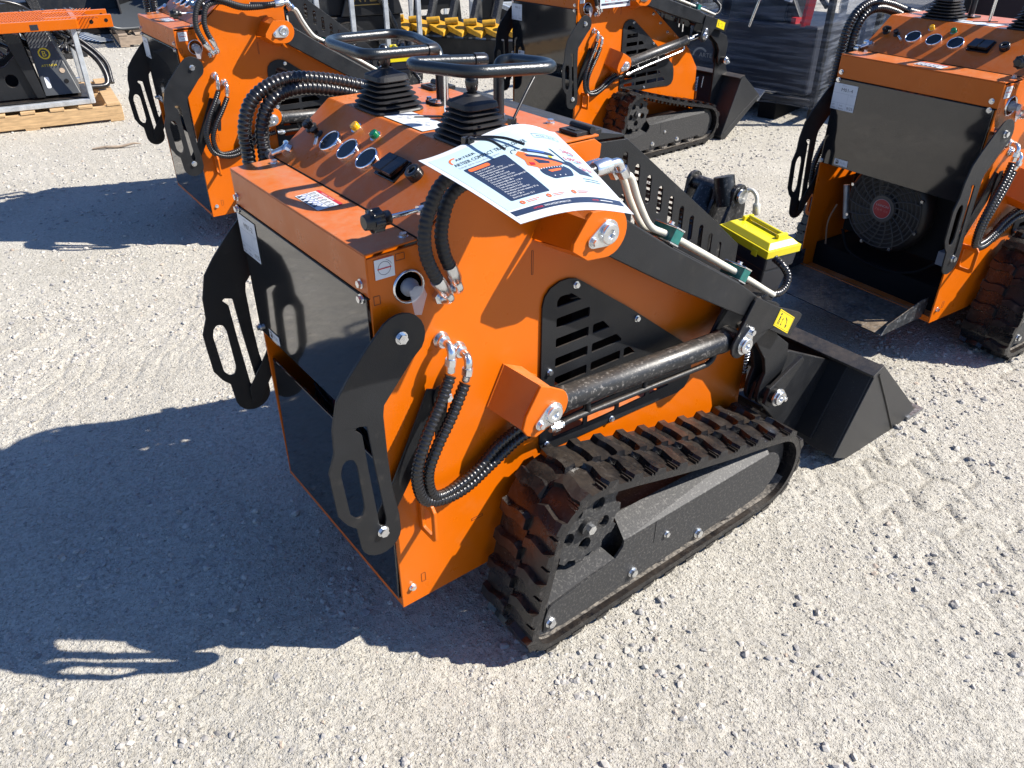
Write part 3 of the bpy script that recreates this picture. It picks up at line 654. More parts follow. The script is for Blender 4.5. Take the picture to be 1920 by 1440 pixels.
        s2 = [(-.104, .50), (-.092, .484), (-.080, .484), (-.073, .503), (-.077, .605), (-.083, .622), (-.096, .627), (-.106, .619), (-.111, .60)]
        l = MB(); l.plate(AR[::-1], *sorted((s*.326, s*.331)), holes=[rounded(s1, .004), rounded(s2, .006)[::-1]])
        lo = l.build('step_arm', [BLACK], root, bevel=.0009)
        for x, z in ((.036, .836), (-.042, .425)): MB().hexbolt((x, s*.331, z), (0, s, 0), .0095).build('bolt', [ZINC], lo)
        MB().cyl((.036, s*.30, .836), (.036, s*.326, .836), .012, 12).build('spacer', [ZINC], lo)
        l = MB(); l.plate([(-.055, .395), (-.035, .395), (.10, .60), (.115, .69), (.09, .70), (.0, .52), (-.055, .44)], *sorted((s*.312, s*.316))); l.build('step_link', [BLACK], root, bevel=.001)
        # flank hoses under the bracket with fittings
        for (fx, fz), P in (((.135, .786), [(.128, .728), (.098, .68), (.060, .62), (.034, .545), (.048, .47), (.095, .437), (.16, .432), (.23, .462), (.30, .50), (.36, .51)]), ((.172, .752), [(.163, .695), (.125, .64), (.085, .585), (.062, .53), (.07, .47), (.105, .445), (.18, .455), (.25, .50), (.32, .53)])):
            yo = .34 if fx < .15 else .336
            m_ = MB(); ribbed(m_, [(x, s*(yo+.012*math.sin(i*.7)), z) for i, (x, z) in enumerate(P)],   .0125, .0098, .2); ho = m_.build('hydraulic_hose', [HOSE], root)
            m_ = MB(); x1, z1 = P[0]; d = Vector((x1-fx, 0, z1-(fz-.012))).normalized()
            m_.lathe((fx, s*.3005, fz), (0, s, 0), [(0, .017), (.004, .017), (.006, .013), (.014, .013)], 16)
            m_.tube(smooth_path([(fx, s*.312, fz), (fx, s*.330, fz), (fx-.002, s*.340, fz-.010), Vector((fx-.002, s*.341, fz-.010))+d*.015], 6), .0082, 12)
            q_ = Vector((fx-.002, s*.341, fz-.010))+d*.012; m_.cyl(q_, q_+d*.014, .0115, 6, smooth=False); m_.cyl(q_+d*.014, Vector((x1, s*yo, z1))-d*.008, .0085, 14)
            m_.build('hose_fitting', [ZINC], ho)
        m_ = MB(); m_.plate([(.098, .55), (.112, .55), (.135, .675), (.128, .70), (.108, .70), (.10, .68)][::-1], *sorted((s*.318, s*.322))); mo = m_.build('hose_clamp', [BLACK], root, bevel=.001); MB().hexbolt((.117, s*.322+s*.02, .685), (0, s, 0), .008).build('bolt', [ZINC], mo)
    # hoses at console flank: right side short loop, left side tall loop
    for P, en_ in (([(.44, -.375, 1.068), (.38, -.366, 1.062), (.30, -.358, 1.066), (.215, -.352, 1.095), (.165, -.350, 1.110), (.118, -.352, 1.095), (.088, -.352, 1.04), (.086, -.350, .985), (.108, -.346, .93)], (.146, -.335, .872)),
                   ([(.44, -.352, 1.062), (.37, -.340, 1.056), (.29, -.332, 1.060), (.21, -.337, 1.088), (.148, -.342, 1.075), (.124, -.342, 1.02), (.128, -.340, .975), (.140, -.338, .945)], (.163, -.33, .895))):
        m_ = MB(); ribbed(m_, P, .0122, .0092, .16, 14); ho = m_.build('hydraulic_hose', [BOOT if True else HOSE], root)
        e0 = Vector(P[-1]); d = (Vector(en_)-e0).normalized(); m_ = MB(); m_.lathe(e0-d*.004, d, [(0, .0125), (.006, .0130), (.034, .0125), (.037, .010), (.046, .0095)], 16)
        q_ = e0+d*.042; m_.tube(smooth_path([q_, q_+d*.014, Vector((q_.x+.008, -.318, q_.z-.022)), Vector((q_.x+.004, -.30, q_.z-.018))], 6), .0078, 12)
        m_.lathe((q_.x+.004, -.3005, q_.z-.018), (0, -1, 0), [(0, .0135), (.012, .0135)], 6, smooth=False); m_.build('hose_fitting', [ZINC], ho)
    for P in ([(.040, .345, .80), (.052, .350, .90), (.060, .352, .99), (.062, .348, 1.06), (.092, .343, 1.118), (.165, .340, 1.147), (.26, .330, 1.137), (.36, .322, 1.11), (.46, .32, 1.09)],
              [(.075, .338, .82), (.088, .34, .91), (.092, .338, .99), (.097, .335, 1.06), (.130, .332, 1.112), (.20, .330, 1.127), (.29, .324, 1.11), (.38, .318, 1.08), (.46, .315, 1.06)]):
        m_ = MB(); ribbed(m_, P, .0160, .0108, .18, 14); m_.build('hydraulic_hose', [HOSE], root)
    m_ = MB(); m_.cyl((.098, .30, 1.00), (.098, .32, 1.00), .012, 12); m_.tube(smooth_path([(.098, .30, 1.005), (.115, .285, 1.015), (.128, .292, 1.02), (.135, .31, 1.02)], 5), .007, 10); m_.cyl((.128, .280, 1.018), (.115, .268, 1.010), .011, 6, smooth=False); m_.build('hose_fitting', [ZINC], root)
    # ---- tracks
    for s in (-1, 1): make_track(root, s)
def hull_path():
    C = [(.385, .300, .124), (1.052, .142, .120), (.268, .083, .064), (.95, .062, .042)]
    pts = [(cx+r*math.cos(a), cz+r*math.sin(a)) for cx, cz, r in C for a in [2*math.pi*i/90 for i in range(90)]]
    pts = sorted(set(pts))
    def half(P):
        h = []
        for p in P:
            while len(h) > 1 and (h[-1][0]-h[-2][0])*(p[1]-h[-2][1])-(h[-1][1]-h[-2][1])*(p[0]-h[-2][0]) <= 0: h.pop()
            h.append(p)
        return h
    H = half(pts)[:-1]+half(pts[::-1])[:-1]
    P = [Vector((x, z)) for x, z in H]; n = len(P)
    # even resample
    L = [0]
    for i in range(n): L.append(L[-1]+(P[(i+1) % n]-P[i]).length)
    tot = L[-1]; N = 30; M_ = N*8; out = []; j = 0
    for k in range(M_):
        t = tot*k/M_
        while L[j+1] < t: j += 1
        a, b = P[j], P[(j+1) % n]; u = (t-L[j])/(L[j+1]-L[j]); out.append(a.lerp(b, u))
    # slight sag on the top run
    for p in out:
        if p.y > .20 and .50 < p.x < 1.0: p.y -= .006*math.sin(math.pi*(p.x-.5)/.5)
    return out, tot, N
HP = hull_path()
def make_track(root, s):
    P, tot, N = HP; n = len(P); Y0, Y1 = s*.505, s*.325
    nor = []
    for i in range(n):
        t = (P[(i+1) % n]-P[i-1]).normalized(); nor.append(Vector((t.y, -t.x)))
    def at(sv, h):
        q_ = (sv/tot*n) % n; i = int(q_); u = q_-i; j = (i+1) % n
        p = P[i].lerp(P[j], u); m = nor[i].lerp(nor[j], u).normalized(); return p+m*h
    b = MB(); V = []
    for i in range(n):
        for h, y in ((0, Y0), (0, Y1), (-.019, Y1), (-.019, Y0)): p = P[i]+nor[i]*h; V.append((p.x, y, p.y))
    Fs = []
    for i in range(n):
        j = (i+1) % n
        for k in range(4): q_ = (i*4+k, i*4+(k+1) % 4, j*4+(k+1) % 4, j*4+k); Fs.append(q_ if s > 0 else q_[::-1])
    b.add(V, Fs)
    pit = tot/N
    def lug(poly, s0, hgt, tp=.72):
        cx = sum(p[0] for p in poly)/len(poly); cy = sum(p[1] for p in poly)/len(poly); V = []
        for sv, yv in poly: p = at(s0+sv, -.001); V.append((p.x, s*yv, p.y))
        for sv, yv in poly: p = at(s0+cx+(sv-cx)*tp, hgt); V.append((p.x, s*(cy+(yv-cy)*.96), p.y))
        m = len(poly); tri = tessellate_polygon([[Vector((a, c, 0)) for a, c in poly]])
        b.add(V, [(i, (i+1) % m, (i+1) % m+m, i+m) for i in range(m)]+[tuple(t_+m for t_ in t) for t in tri])
    A = [(0, .506), (.036, .506), (.040, .482), (.034, .462), (.026, .440), (.036, .419), (.002, .419), (-.008, .440), (-.002, .462), (.004, .482)]
    Bp = [(0, .324), (.034, .324), (.040, .350), (.032, .372), (.032, .395), (.038, .413), (.004, .413), (-.004, .395), (-.002, .372), (.006, .350)]
    for k in range(N):
        lug(A, k*pit, .014); lug(Bp, (k+.5)*pit, .014)
        lug([(.034, .506), (.040, .506), (.040, .470), (.034, .470)], k*pit, .006); lug([(.046, .506), (.050, .506), (.050, .480), (.046, .480)], k*pit, .006)
        lug([(-.004, .4165), (.048, .4165), (.048, .4155), (-.004, .4155)], k*pit, .004, 1)
        for yy in (.40, .43):                                                        # drive blocks inside the belt
            V = []
            for h in (-.018, -.036):
                for ds, dy in ((0, -.008), (.02, -.008), (.02, .008), (0, .008)): p = at(k*pit+ds, h); V.append((p.x, s*(yy+dy), p.y))
            b.add(V, [(0, 1, 2, 3), (4, 5, 6, 7), (0, 1, 5, 4), (1, 2, 6, 5), (2, 3, 7, 6), (3, 0, 4, 7)])
    to = b.build('rubber_track', [RUBBER], root)
    # the lower run of the belt is dusty and carries the moulded size text
    d = MB(); V = []; Fs = []
    ks = [i for i in range(n) if P[i].y < .075]
    ks = sorted(ks, key=lambda i: P[i].x)
    for i in ks:
        for h, y in ((-.0195, s*.327), (-.0195, s*.490)): p = P[i]+nor[i]*h; V.append((p.x, y, p.y+.0008))
    for i in range(len(ks)-1): Fs.append((2*i, 2*i+1, 2*i+3, 2*i+2))
    d.add(V, Fs); d.build('inner_belt_dust', [RUBDIRT], to)
    if s < 0:
        mb, ms = decal(planemap((.40, s*.505, .008), (1, 0, 0), (0, 0, 1)), [('text', '180 X 72', 0, 0, .013, mat('moulded', (.06, .06, .062), .5))]); mb.build('size_mark', ms, to)
    # frame
    fr = MB()
    O = [(.252, .145), (.262, .152), (.455, .180), (.478, .205), (.480, .223), (1.02, .222)]+arc(1.02, .160, .060, 75, -60, 8)+[(1.03, .088), (.96, .080), (.30, .066), (.24, .08), (.243, .12)]
    fr.plate(O[::-1], *sorted((s*.500, s*.494)))
    fr.add([(.480, s*.4995, .2225), (1.02, s*.4995, .2215), (1.04, s*.455, .252), (.50, s*.44, .250), (.480, s*.4995, .2195), (1.02, s*.4995, .2185), (1.04, s*.455, .249), (.50, s*.44, .247)], [(0, 1, 2, 3), (4, 5, 6, 7), (0, 1, 5, 4), (1, 2, 6, 5), (2, 3, 7, 6), (3, 0, 4, 7)])
    fr.add([(.252, s*.4995, .1445), (.455, s*.4995, .1795), (.44, s*.44, .200), (.27, s*.44, .170)], [(0, 1, 2, 3)])
    fr.box((.40, min(s*.40, s*.45), .10), (1.02, max(s*.40, s*.45), .235)); fr.box((.30, min(s*.301, s*.40), .17), (.9, max(s*.301, s*.40), .22))
    fr.plate([(.585, .155), (.5875, .155), (.5875, .223), (.585, .223)], *sorted((s*.4995, s*.5004)), mi=1)
    fo = fr.build('track_frame', [DUSTY, DARKIN], root, bevel=.002)
    for x, z in ((.259, .103), (.519, .098), (.757, .091), (.63, .159)): MB().hexbolt((x, s*.500, z), (0, s, 0), .0105 if z < .15 else .007).build('bolt', [ZINC], fo)
    sp = MB(); cx, cz, nT = .385, .300, 11
    O = []
    for k in range(nT):
        for a, r in ((-.30, .094), (-.18, .106), (.18, .106), (.30, .094)): aa = 2*math.pi*(k+a)/nT; O.append((cx+r*math.cos(aa), cz+r*math.sin(aa)))
    H = [circ(cx+.056*math.cos(a), cz+.056*math.sin(a), .019, 14)[::-1] for a in [R(-20+72*k) for k in range(5)]]
    sp.plate(O, *sorted((s*.452, s*.468)), holes=H); sp.cyl((cx, s*.40, cz), (cx, s*.452, cz), .06, 20); sp.cyl((cx, s*.468, cz), (cx, s*.480, cz), .022, 20)
    sp.cyl((cx, s*.480, cz), (cx, s*.490, cz), .012, 6, mi=1, smooth=False)
    sp.plate(circ(cx, cz, .108, 40), *sorted((s*.400, s*.404))); sp.build('drive_sprocket', [DUSTY, ZINC], root, bevel=.0012)
    idl = MB(); idl.lathe((1.052, s*.40, .142), (0, s, 0), [(0, .09), (.01, .104), (.06, .104), (.07, .09)], 36); idl.build('idler_wheel', [DUSTY], root)
    for x in (.268, .40, .53, .66, .79, .92): MB().lathe((x, s*.395, .072), (0, s, 0), [(0, .028), (.005, .042), (.085, .042), (.09, .028)], 22).build('track_roller', [RUBDIRT], root)

def make_front(root, ang=0., bucket=None):
    """boom, lift cylinders, linkage and bucket. ang turns the boom about its pivot (degrees)"""
    out = []
    piv = Vector((PIV[0], 0, PIV[1])); RM = Matrix.Translation(piv) @ Matrix.Rotation(R(-ang), 4, 'Y') @ Matrix.Translation(-piv)
    def fin(mb, name, mats, par=root, M=RM, bevel=0.):
        if M is not None: mb.v = [tuple(M @ Vector(p)) for p in mb.v]
        o = mb.build(name, mats, par, bevel=bevel)
        if par is root: out.append(o)
        return o
    for s in (-1, 1):
        m = MB(); P = [(.447, .912), (.665, .778), (.943, .618), (.985, .640), (.98, .664), (.907, .716), (.65, .871), (.497, .972), (.44, .99), (.405, .965), (.415, .925)]
        m.plate(P[::-1], *sorted((s*.345, s*.402)))
        m.cyl((PIV[0], s*.302, PIV[1]), (PIV[0], s*.345, PIV[1]), .032, 20)
        m.plate([(.652, .868), (.905, .714), (.907, .719), (.654, .873)][::-1], *sorted((s*.349, s*.398)))
        bo = fin(m, 'lift_arm', [BLACK], bevel=.0035)
        E = [(.962, .660), (.972, .666), (1.055, .617), (1.168, .566), (1.182, .555), (1.181, .545), (1.160, .520), (1.142, .497), (1.043, .555), (.994, .533), (.956, .512)]+arc(.936, .546, .036, -60, -200, 6)
        m = MB(); m.plate(E, *sorted((s*.4045, s*.412))); m.plate(E, *sorted((s*.335, s*.342))); m.plate([(1.04, .56), (1.142, .505), (1.170, .556), (1.06, .61)], *sorted((s*.342, s*.4045)))
        eo = fin(m, 'arm_end_plate', [BLACK], bevel=.003)
        if s < 0:
            p0 = RM @ Vector((1.048, -.4122, .567)); px = RM.to_3x3() @ Vector((.0245, 0, -.0415)); py = RM.to_3x3() @ Vector((.063, 0, -.0315))
            mf = planemap(tuple(p0), tuple(-px), tuple(py)) if False else None
            o_ = RM @ Vector((1.128, -.4125, .516)); u_ = RM.to_3x3() @ Vector((-.076, 0, .050)); v_ = RM.to_3x3() @ Vector((.0205, 0, .0415))
            nn = Vector((0, -1, 0))
            mf = lambda a, b_, h=0: o_+u_.normalized()*a+v_.normalized()*b_+nn*(h+.0006)
            # readable from the rear: mirrored so that normal faces outward
            W_ = u_.length*.95; H_ = v_.length*.98
            g2 = lambda a, b_, h=0: mf(W_-a, b_, h)
            it = [('rect', 0, 0, W_, H_, YST), ('h', .0003)]+[('rect', .003, .003, W_-.006, .0007, INK), ('rect', .003, H_-.0037, W_-.006, .0007, INK), ('rect', .003, .003, .0007, H_-.006, INK), ('rect', W_-.0037, .003, .0007, H_-.006, INK),
                  ('poly', circ(.016, H_*.78, .0035, 10), INK), ('rect', .0135, H_*.42, .006, .011, INK), ('rect', .012, H_*.16, .003, .011, INK), ('rect', .0185, H_*.16, .003, .011, INK),
                  ('rect', .032, .012, .0012, .013, INK), ('poly', [(.0295, .013), (.0357, .013), (.0326, .007)], INK), ('poly', [(.0295, .024), (.0326, .030), (.0357, .024)], INK),
                  ('poly', [(.044, .035), (.056, .030), (.060, .018), (.058, .017), (.054, .027), (.044, .032)], INK), ('poly', [(.056, .017), (.064, .017), (.062, .009), (.058, .010)], INK)]
            mb, ms = decal(g2, it); mb.build('warning_sticker', ms, eo)
        po = pinplate(root, .9435, s*.412, .5455, 62, .036, s); po.matrix_basis = Matrix(); 
        me = po.data; me.transform(RM); out.append(po)
        # curved link arm down to the hitch
        A = [(1.0, .555), (1.04, .507), (1.095, .436), (1.112, .385), (1.098, .345), (1.096, .31)]+arc(1.134, .312, .036, 190, 350, 8)+[(1.186, .345), (1.205, .40), (1.195, .45), (1.13, .50), (1.14, .53), (1.05, .57)]
        m = MB(); m.plate(A, *sorted((s*.372, s*.384))); m.plate(A, *sorted((s*.335, s*.347)))
        lo = fin(m, 'link_arm', [BLACK], bevel=.003)
        if s < 0 or True:
            for k, (dy, dz) in enumerate(((0, 0), (-.022, -.006))):
                yy = s*(.375+dy*1.0)
                T = smooth_path([(.515, yy, 1.045+dz), (.535, yy, 1.035+dz), (.56, yy, .985+dz), (.60, yy, .925+dz), (.645, yy, .898+dz*0), (.70, yy, .868), (.95, yy, .714), (1.05, yy, .650), (1.09, yy, .625)], 5)
                m = MB(); m.tube(T, .0072, 12); fin(m, 'oil_pipe', [ZINCY])
                m = MB(); m.cyl((.517, yy, 1.043+dz), (.507, yy, 1.058+dz), .0125, 6, smooth=False); m.tube(smooth_path([(.508, yy, 1.056+dz), (.498, yy, 1.071+dz), (.482, yy, 1.072+dz), (.470, yy, 1.070+dz)], 6), .0085, 12)
                m.lathe((.474, yy, 1.071+dz), (-1, 0, -.06), [(0, .0135), (.006, .0155), (.034, .0150), (.038, .013)], 18)
                fin(m, 'pipe_fitting', [ZINC], M=None)
                m = MB(); ribbed(m, [(.44, yy, 1.069+dz), (.40, yy+s*.0, 1.068+dz), (.34, s*.335, 1.068)], .0118, .0088, .14); fin(m, 'hydraulic_hose', [HOSE], M=None)
            for x in (.665, .925):
                z = .866-(x-.675)*.613+.018; c = Vector((x, 0, z)); d = Vector((.85, 0, -.52)).normalized(); up_ = Vector((.52, 0, .85)).normalized()
                m = MB(); Mx = Matrix(((d.x, 0, up_.x, x), (0, 1, 0, s*.366), (d.z, 0, up_.z, z), (0, 0, 0, 1)))
                m.box((-.015, -.030, -.014), (.015, .030, .014), Mx, mi=0); m.box((-.016, -.031, .0145), (.016, .031, .018), Mx, mi=1); m.box((-.016, -.031, -.018), (.016, .031, -.0145), Mx, mi=1)
                m.hexbolt(Mx @ Vector((0, 0, .018)), up_, .007, mi=1); fin(m, 'pipe_clamp', [TEAL, ZINC], bevel=.001)
            m = MB(); ribbed(m, [(1.09, s*.37, .625), (1.118, s*.372, .621), (1.145, s*.370, .632), (1.158, s*.362, .656), (1.150, s*.345, .68), (1.15, s*.32, .69)], .0105, .008, .14); fin(m, 'hydraulic_hose', [HOSE])
        # lift cylinder
        a = Vector((.342, s*.358, .580)); e = RM @ Vector((.9435, s*.37, .5455)); d = (e-a).normalized()
        m = MB(); m.cyl(a-Vector((0, s*.02, 0)), a+Vector((0, s*.02, 0)), .03, 18); m.lathe(a+d*.03, d, [(0, .018), (.012, .029), (.014, .0305), (.020, .0305), (.022, .0286), (.525, .0286), (.527, .0302), (.545, .0302), (.547, .024)], 28)
        co = m.build('lift_cylinder', [BLACKG], root); out.append(co)
        L = (e-a).length; m = MB(); m.cyl(a+d*.55, a+d*(L-.01), .0145, 18, mi=0); m.cyl(e-Vector((0, .022, 0)), e+Vector((0, .022, 0)), .026, 18, mi=1); m.build('piston_rod', [CHROME, BLACKG], co)
        up_ = Vector((-d.z, 0, d.x)); q_ = lambda t, h, yy=0: a+d*t-up_*h+Vector((0, s*yy, 0))
        m = MB(); m.tube(smooth_path([q_(.06, .066), q_(.10, .062), q_(.30, .058), q_(.50, .055), q_(.535, .052), q_(.55, .04), q_(.548, .028)], 6), .0072, 12)
        m.tube([q_(.13, .03), q_(.135, .062)], .007, 8); m.tube([q_(.31, .03), q_(.31, .05)], .006, 8); m.build('oil_pipe', [BLACK if ang == 0 else ZINC], co)
        m = MB(); m.cyl(q_(.025, .066), q_(.06, .066), .0095, 12); m.cyl(q_(.035, .066), q_(.05, .066), .0125, 6, smooth=False); m.build('pipe_fitting', [ZINC], co)
    # cross beam, tilt cylinder
    m = MB(); m.box((1.06, -.335, .545), (1.14, .335, .60)); m.cyl((1.0, -.335, .60), (1.0, .335, .60), .022, 14); fin(m, 'cross_beam', [BLACK], bevel=.004)
    for yy in (-.062, .0, .105):
        m = MB(); P = arc(1.318, .752, .033, 150, -20, 9)+[(1.352, .70), (1.345, .60), (1.30, .50), (1.18, .50), (1.10, .56), (1.13, .60), (1.22, .60), (1.265, .69), (1.283, .73)]
        m.plate(P[::-1], yy, yy+.012); 
        if yy == -.062: m.cyl((1.318, -.066, .752), (1.318, -.074, .752), .021, 20, mi=1)
        fin(m, 'tilt_lug', [BLACKG, ZINC], bevel=.002)
    m = MB(); m.cyl((1.318, -.05, .752), (1.318, .11, .752), .022, 18); m.lathe((1.318, .05, .75), (-.45, 0, -.9), [(0, .034), (.05, .036), (.06, .044), (.24, .044)], 22); m.cyl((1.30, -.035, .72), (1.30, -.01, .80), .03, 16); fin(m, 'tilt_cylinder', [BLACKG])
    m = MB(); m.tube(smooth_path([(1.330, -.06, .748), (1.345, -.075, .768), (1.350, -.095, .755), (1.345, -.105, .73)], 6), .006, 10); m.lathe((1.346, -.103, .735), (0, -.15, -1), [(0, .009), (.004, .011), (.03, .011), (.033, .009)], 12); fin(m, 'hose_fitting', [ZINCY])
    # storage case with yellow lid
    if ang == 0:
        c0 = Vector((1.22, -.215, .70)); tl = R(-3)
        Mx = Matrix.Translation(c0) @ Matrix.Rotation(R(-9), 4, 'Z') @ Matrix.Rotation(R(4), 4, 'X')
        Mx = Mx @ Matrix.Translation((0, 0, -.01))
        def frus(m, z0, z1, a0, b0, a1, b1, mi=0):
            V = [Mx @ Vector((sx*a, sy*b_, z)) for z, a, b_ in ((z0, a0, b0), (z1, a1, b1)) for sx, sy in ((-1, -1), (1, -1), (1, 1), (-1, 1))]
            m.add(V, [(3, 2, 1, 0), (4, 5, 6, 7), (0, 1, 5, 4), (1, 2, 6, 5), (2, 3, 7, 6), (3, 0, 4, 7)], mi=mi)
        m = MB(); frus(m, -.19, -.045, .034, .066, .050, .086); frus(m, -.045, -.005, .054, .090, .056, .092)
        bx = m.build('storage_case', [mat('case_black', (.014, .017, .026), .35)], root, bevel=.006); out.append(bx)
        m = MB(); frus(m, -.004, .018, .060, .096, .060, .096); frus(m, .018, .032, .056, .092, .040, .078); m.box((-.005, -.070, .030), (.030, -.060, .044), Mx); m.box((-.005, .060, .030), (.030, .070, .044), Mx); m.tube([Mx @ Vector((.016, -.062, .040)), Mx @ Vector((.016, .062, .040))], .0062, 12); m.box((-.058, -.060, -.012), (-.062, -.040, .008), Mx); m.box((-.058, .040, -.012), (-.062, .060, .008), Mx)
        m.build('lid', [YEL], bx, bevel=.004)
    # hitch and bucket, in the main machine's pose, then moved
    BM = bucket if bucket is not None else Matrix()
    V2 = bucket is not None; BM = Matrix()
    m = MB()
    for s in (-1, 1):
        if V2:
            m = MB(); m.plate([(1.235, .02), (1.28, .02), (1.40, .40), (1.30, .55), (1.24, .52)], *sorted((s*.350, s*.362))); m.cyl((1.278, s*.33, .512), (1.278, s*.420, .512), .022, 18); fin(m, 'bucket_hitch', [BLACK], M=BM, bevel=.002); continue
        m.plate([(1.10, .29), (1.14, .27), (1.36, .05), (1.42, .10), (1.49, .28), (1.25, .398), (1.235, .40), (1.115, .345)], *sorted((s*.350, s*.362)))
        m.plate([(1.10, .30), (1.125, .28), (1.16, .29), (1.253, .388), (1.242, .402), (1.112, .345)], *sorted((s*.396, s*.408)))
        m.cyl((1.132, s*.33, .318), (1.132, s*.420, .318), .022, 18)
    if not V2:
        m.box((1.20, -.34, .20), (1.40, .34, .215)); m.cyl((1.22, -.35, .34), (1.22, .35, .34), .025, 14)
        m.plate([(1.37, .07), (1.382, .065), (1.50, .285), (1.488, .292)], -.42, .42)
    if not V2: ho = fin(m, 'bucket_hitch', [BLACK], M=BM, bevel=.002)
    for s in (-1, 1):
        po = pinplate(root, *((1.278, s*.420, .512) if V2 else (1.134, s*.420, .318)), -25, .028, s); out.append(po)
    m = MB(); SP_ = [(1.375, .045), (1.455, .004), (1.72, .0), (1.815, .012), (1.842, .030), (1.815, .062), (1.522, .322), (1.505, .320)]
    if V2: SP_ = [(1.222, .03), (1.240, -.004), (1.265, -.002), (1.602, .242), (1.600, .262), (1.390, .415), (1.370, .412)]
    for s in (-1, 1): m.plate(SP_, *sorted((s*.505, s*.498)))
    if V2:
        m.plate([(1.222, .03), (1.232, .03), (1.385, .405), (1.372, .412)], -.498, .498); m.plate([(1.222, .03), (1.240, -.004), (1.265, -.002), (1.602, .242), (1.60, .252), (1.262, .010), (1.232, .032)], -.498, .498)
        m.plate([(1.33, .40), (1.388, .414), (1.388, .421), (1.328, .408)], -.515, .498)
        for s in (-1, 1): m.tube([(1.245, s*.5065, .045), (1.42, s*.5065, .165), (1.592, s*.5065, .268)], .0035, 6)
        BQ = Matrix.Translation((1.602, 0, .242)) @ Matrix.Rotation(R(-36), 4, 'Y') @ Matrix.Translation((-1.83, 0, -.008))
    else: BQ = Matrix()
    if not V2: m.plate([(1.375, .045), (1.385, .050), (1.510, .305), (1.500, .318)], -.498, .498); m.plate([(1.375, .045), (1.455, .004), (1.460, .012), (1.385, .052)], -.498, .498)
    if not V2: m.plate([(1.455, .004), (1.86, .004), (1.88, .016), (1.456, .014)], -.498, .498)
    if not V2: m.plate([(1.462, .300), (1.508, .318), (1.508, .326), (1.460, .308)], -.515, .498)
    for s in (() if V2 else (-1, 1)): m.tube([(1.512, s*.5065, .29), (1.60, s*.5065, .17), (1.715, s*.5065, .008)], .0032, 6)
    bo = fin(m, 'bucket', [mat('bucket_paint', (.020, .021, .023), .42, spec=.6, bump=.3, bscale=500, speck=(300, .58, .72, (.22, .21, .20), .45), dust=.12, nscale=5, namt=.2)], M=BM, bevel=.0025)
    m = MB(); m.plate([(1.80, .000), (1.895, .006), (1.90, .014), (1.80, .016)], -.512, .512); fin(m, 'cutting_edge', [mat('worn_steel', (.22, .23, .25), .35, metal=.7, nscale=90, namt=.5)], par=bo, M=BQ)
    m = MB(); m.tube([(1.21, -.30, .40), (1.20, -.30, .33)], .004, 8)
    k = [(1.19+.012*math.cos(i*1.05), -.26+.012*math.sin(i*1.05), .30+.0016*i) for i in range(60)]; m.tube(k, .0025, 6, mi=0); m.lathe((1.19, -.26, .25), (0, 0, 1), [(0, .014), (.05, .014)], 6, mi=1, smooth=False); fin(m, 'latch_spring', [ZINC, ORANGE], M=BM)
    return out
def make_step(root, down):
    if not down:
        m = MB(); m.plate([(-.002, .166), (.004, .166), (.012, .518), (.006, .518)], -.285, .287)
        m.plate([(-.002, .166), (.06, .166), (.07, .40), (.012, .518)], -.287, -.284); m.plate([(-.002, .166), (.06, .166), (.07, .40), (.012, .518)], .284, .287)
        o = m.build('folding_step', [PANEL], root, bevel=.0015)
    else:
        m = MB(); m.plate([(-.24, .150), (.015, .165), (.015, .170), (-.24, .155)], -.262, .290)
        for s, yy in ((-1, -.266), (1, .290)): m.plate([(-.24, .150), (.015, .160), (.015, .235), (-.03, .235), (-.215, .185)], yy, yy+.004)
        o = m.build('folding_step', [mat('step_plate', (.022, .025, .030), .4, speck=(70, .52, .72, (.25, .26, .27), .8), dust=.35, bump=.5, bscale=120)], root, bevel=.0012)
    return o
def add_labels(root, code, extra=None):
    mf = planemap((-.0058, .300, .802), (0, -1, 0), (0, 0, 1))
    it = [('rect', 0, 0, .100, .092, WHITE), ('h', .0003), ('rect', 0, .058, .1, .0008, GINK), ('rect', 0, .024, .1, .0008, GINK), ('rect', .066, .024, .0008, .034, GINK), ('rect', .028, 0, .0008, .024, GINK), ('rect', .064, 0, .0008, .024, GINK),
          ('text', code, .032, .066, .017, INK, .05), ('text', 'ITEM NO', .034, .084, .005, GINK), ('text', 'DATE', .075, .052, .005, GINK), ('text', 'QTY', .004, .014, .006, INK), ('text', 'Weight', .004, .004, .006, INK), ('text', 'Truck', .036, .014, .006, INK), ('text', 'Shipment', .034, .004, .006, INK), ('text', '9/25', .069, .006, .014, INK, .026)]
    pan = [c for c in root.children if c.name.startswith('rear_panel')][0]
    mb, ms = decal(mf, it); mb.build('lot_label', ms, pan)
    mf = planemap((-.0058, .232, .606), (0, -1, 0), (0, 0, 1))
    it = [('rect', 0, 0, .058, .023, WHITE), ('h', .0003), ('rect', .006, .004, .010, .015, INK), ('rect', .017, .006, .002, .011, INK), ('text', 'FUEL', .025, .007, .0125, GINK, .027), ('h', .0006), ('rect', .008, .012, .006, .004, WHITE)]
    mb, ms = decal(mf, it); mb.build('fuel_label', ms, pan)

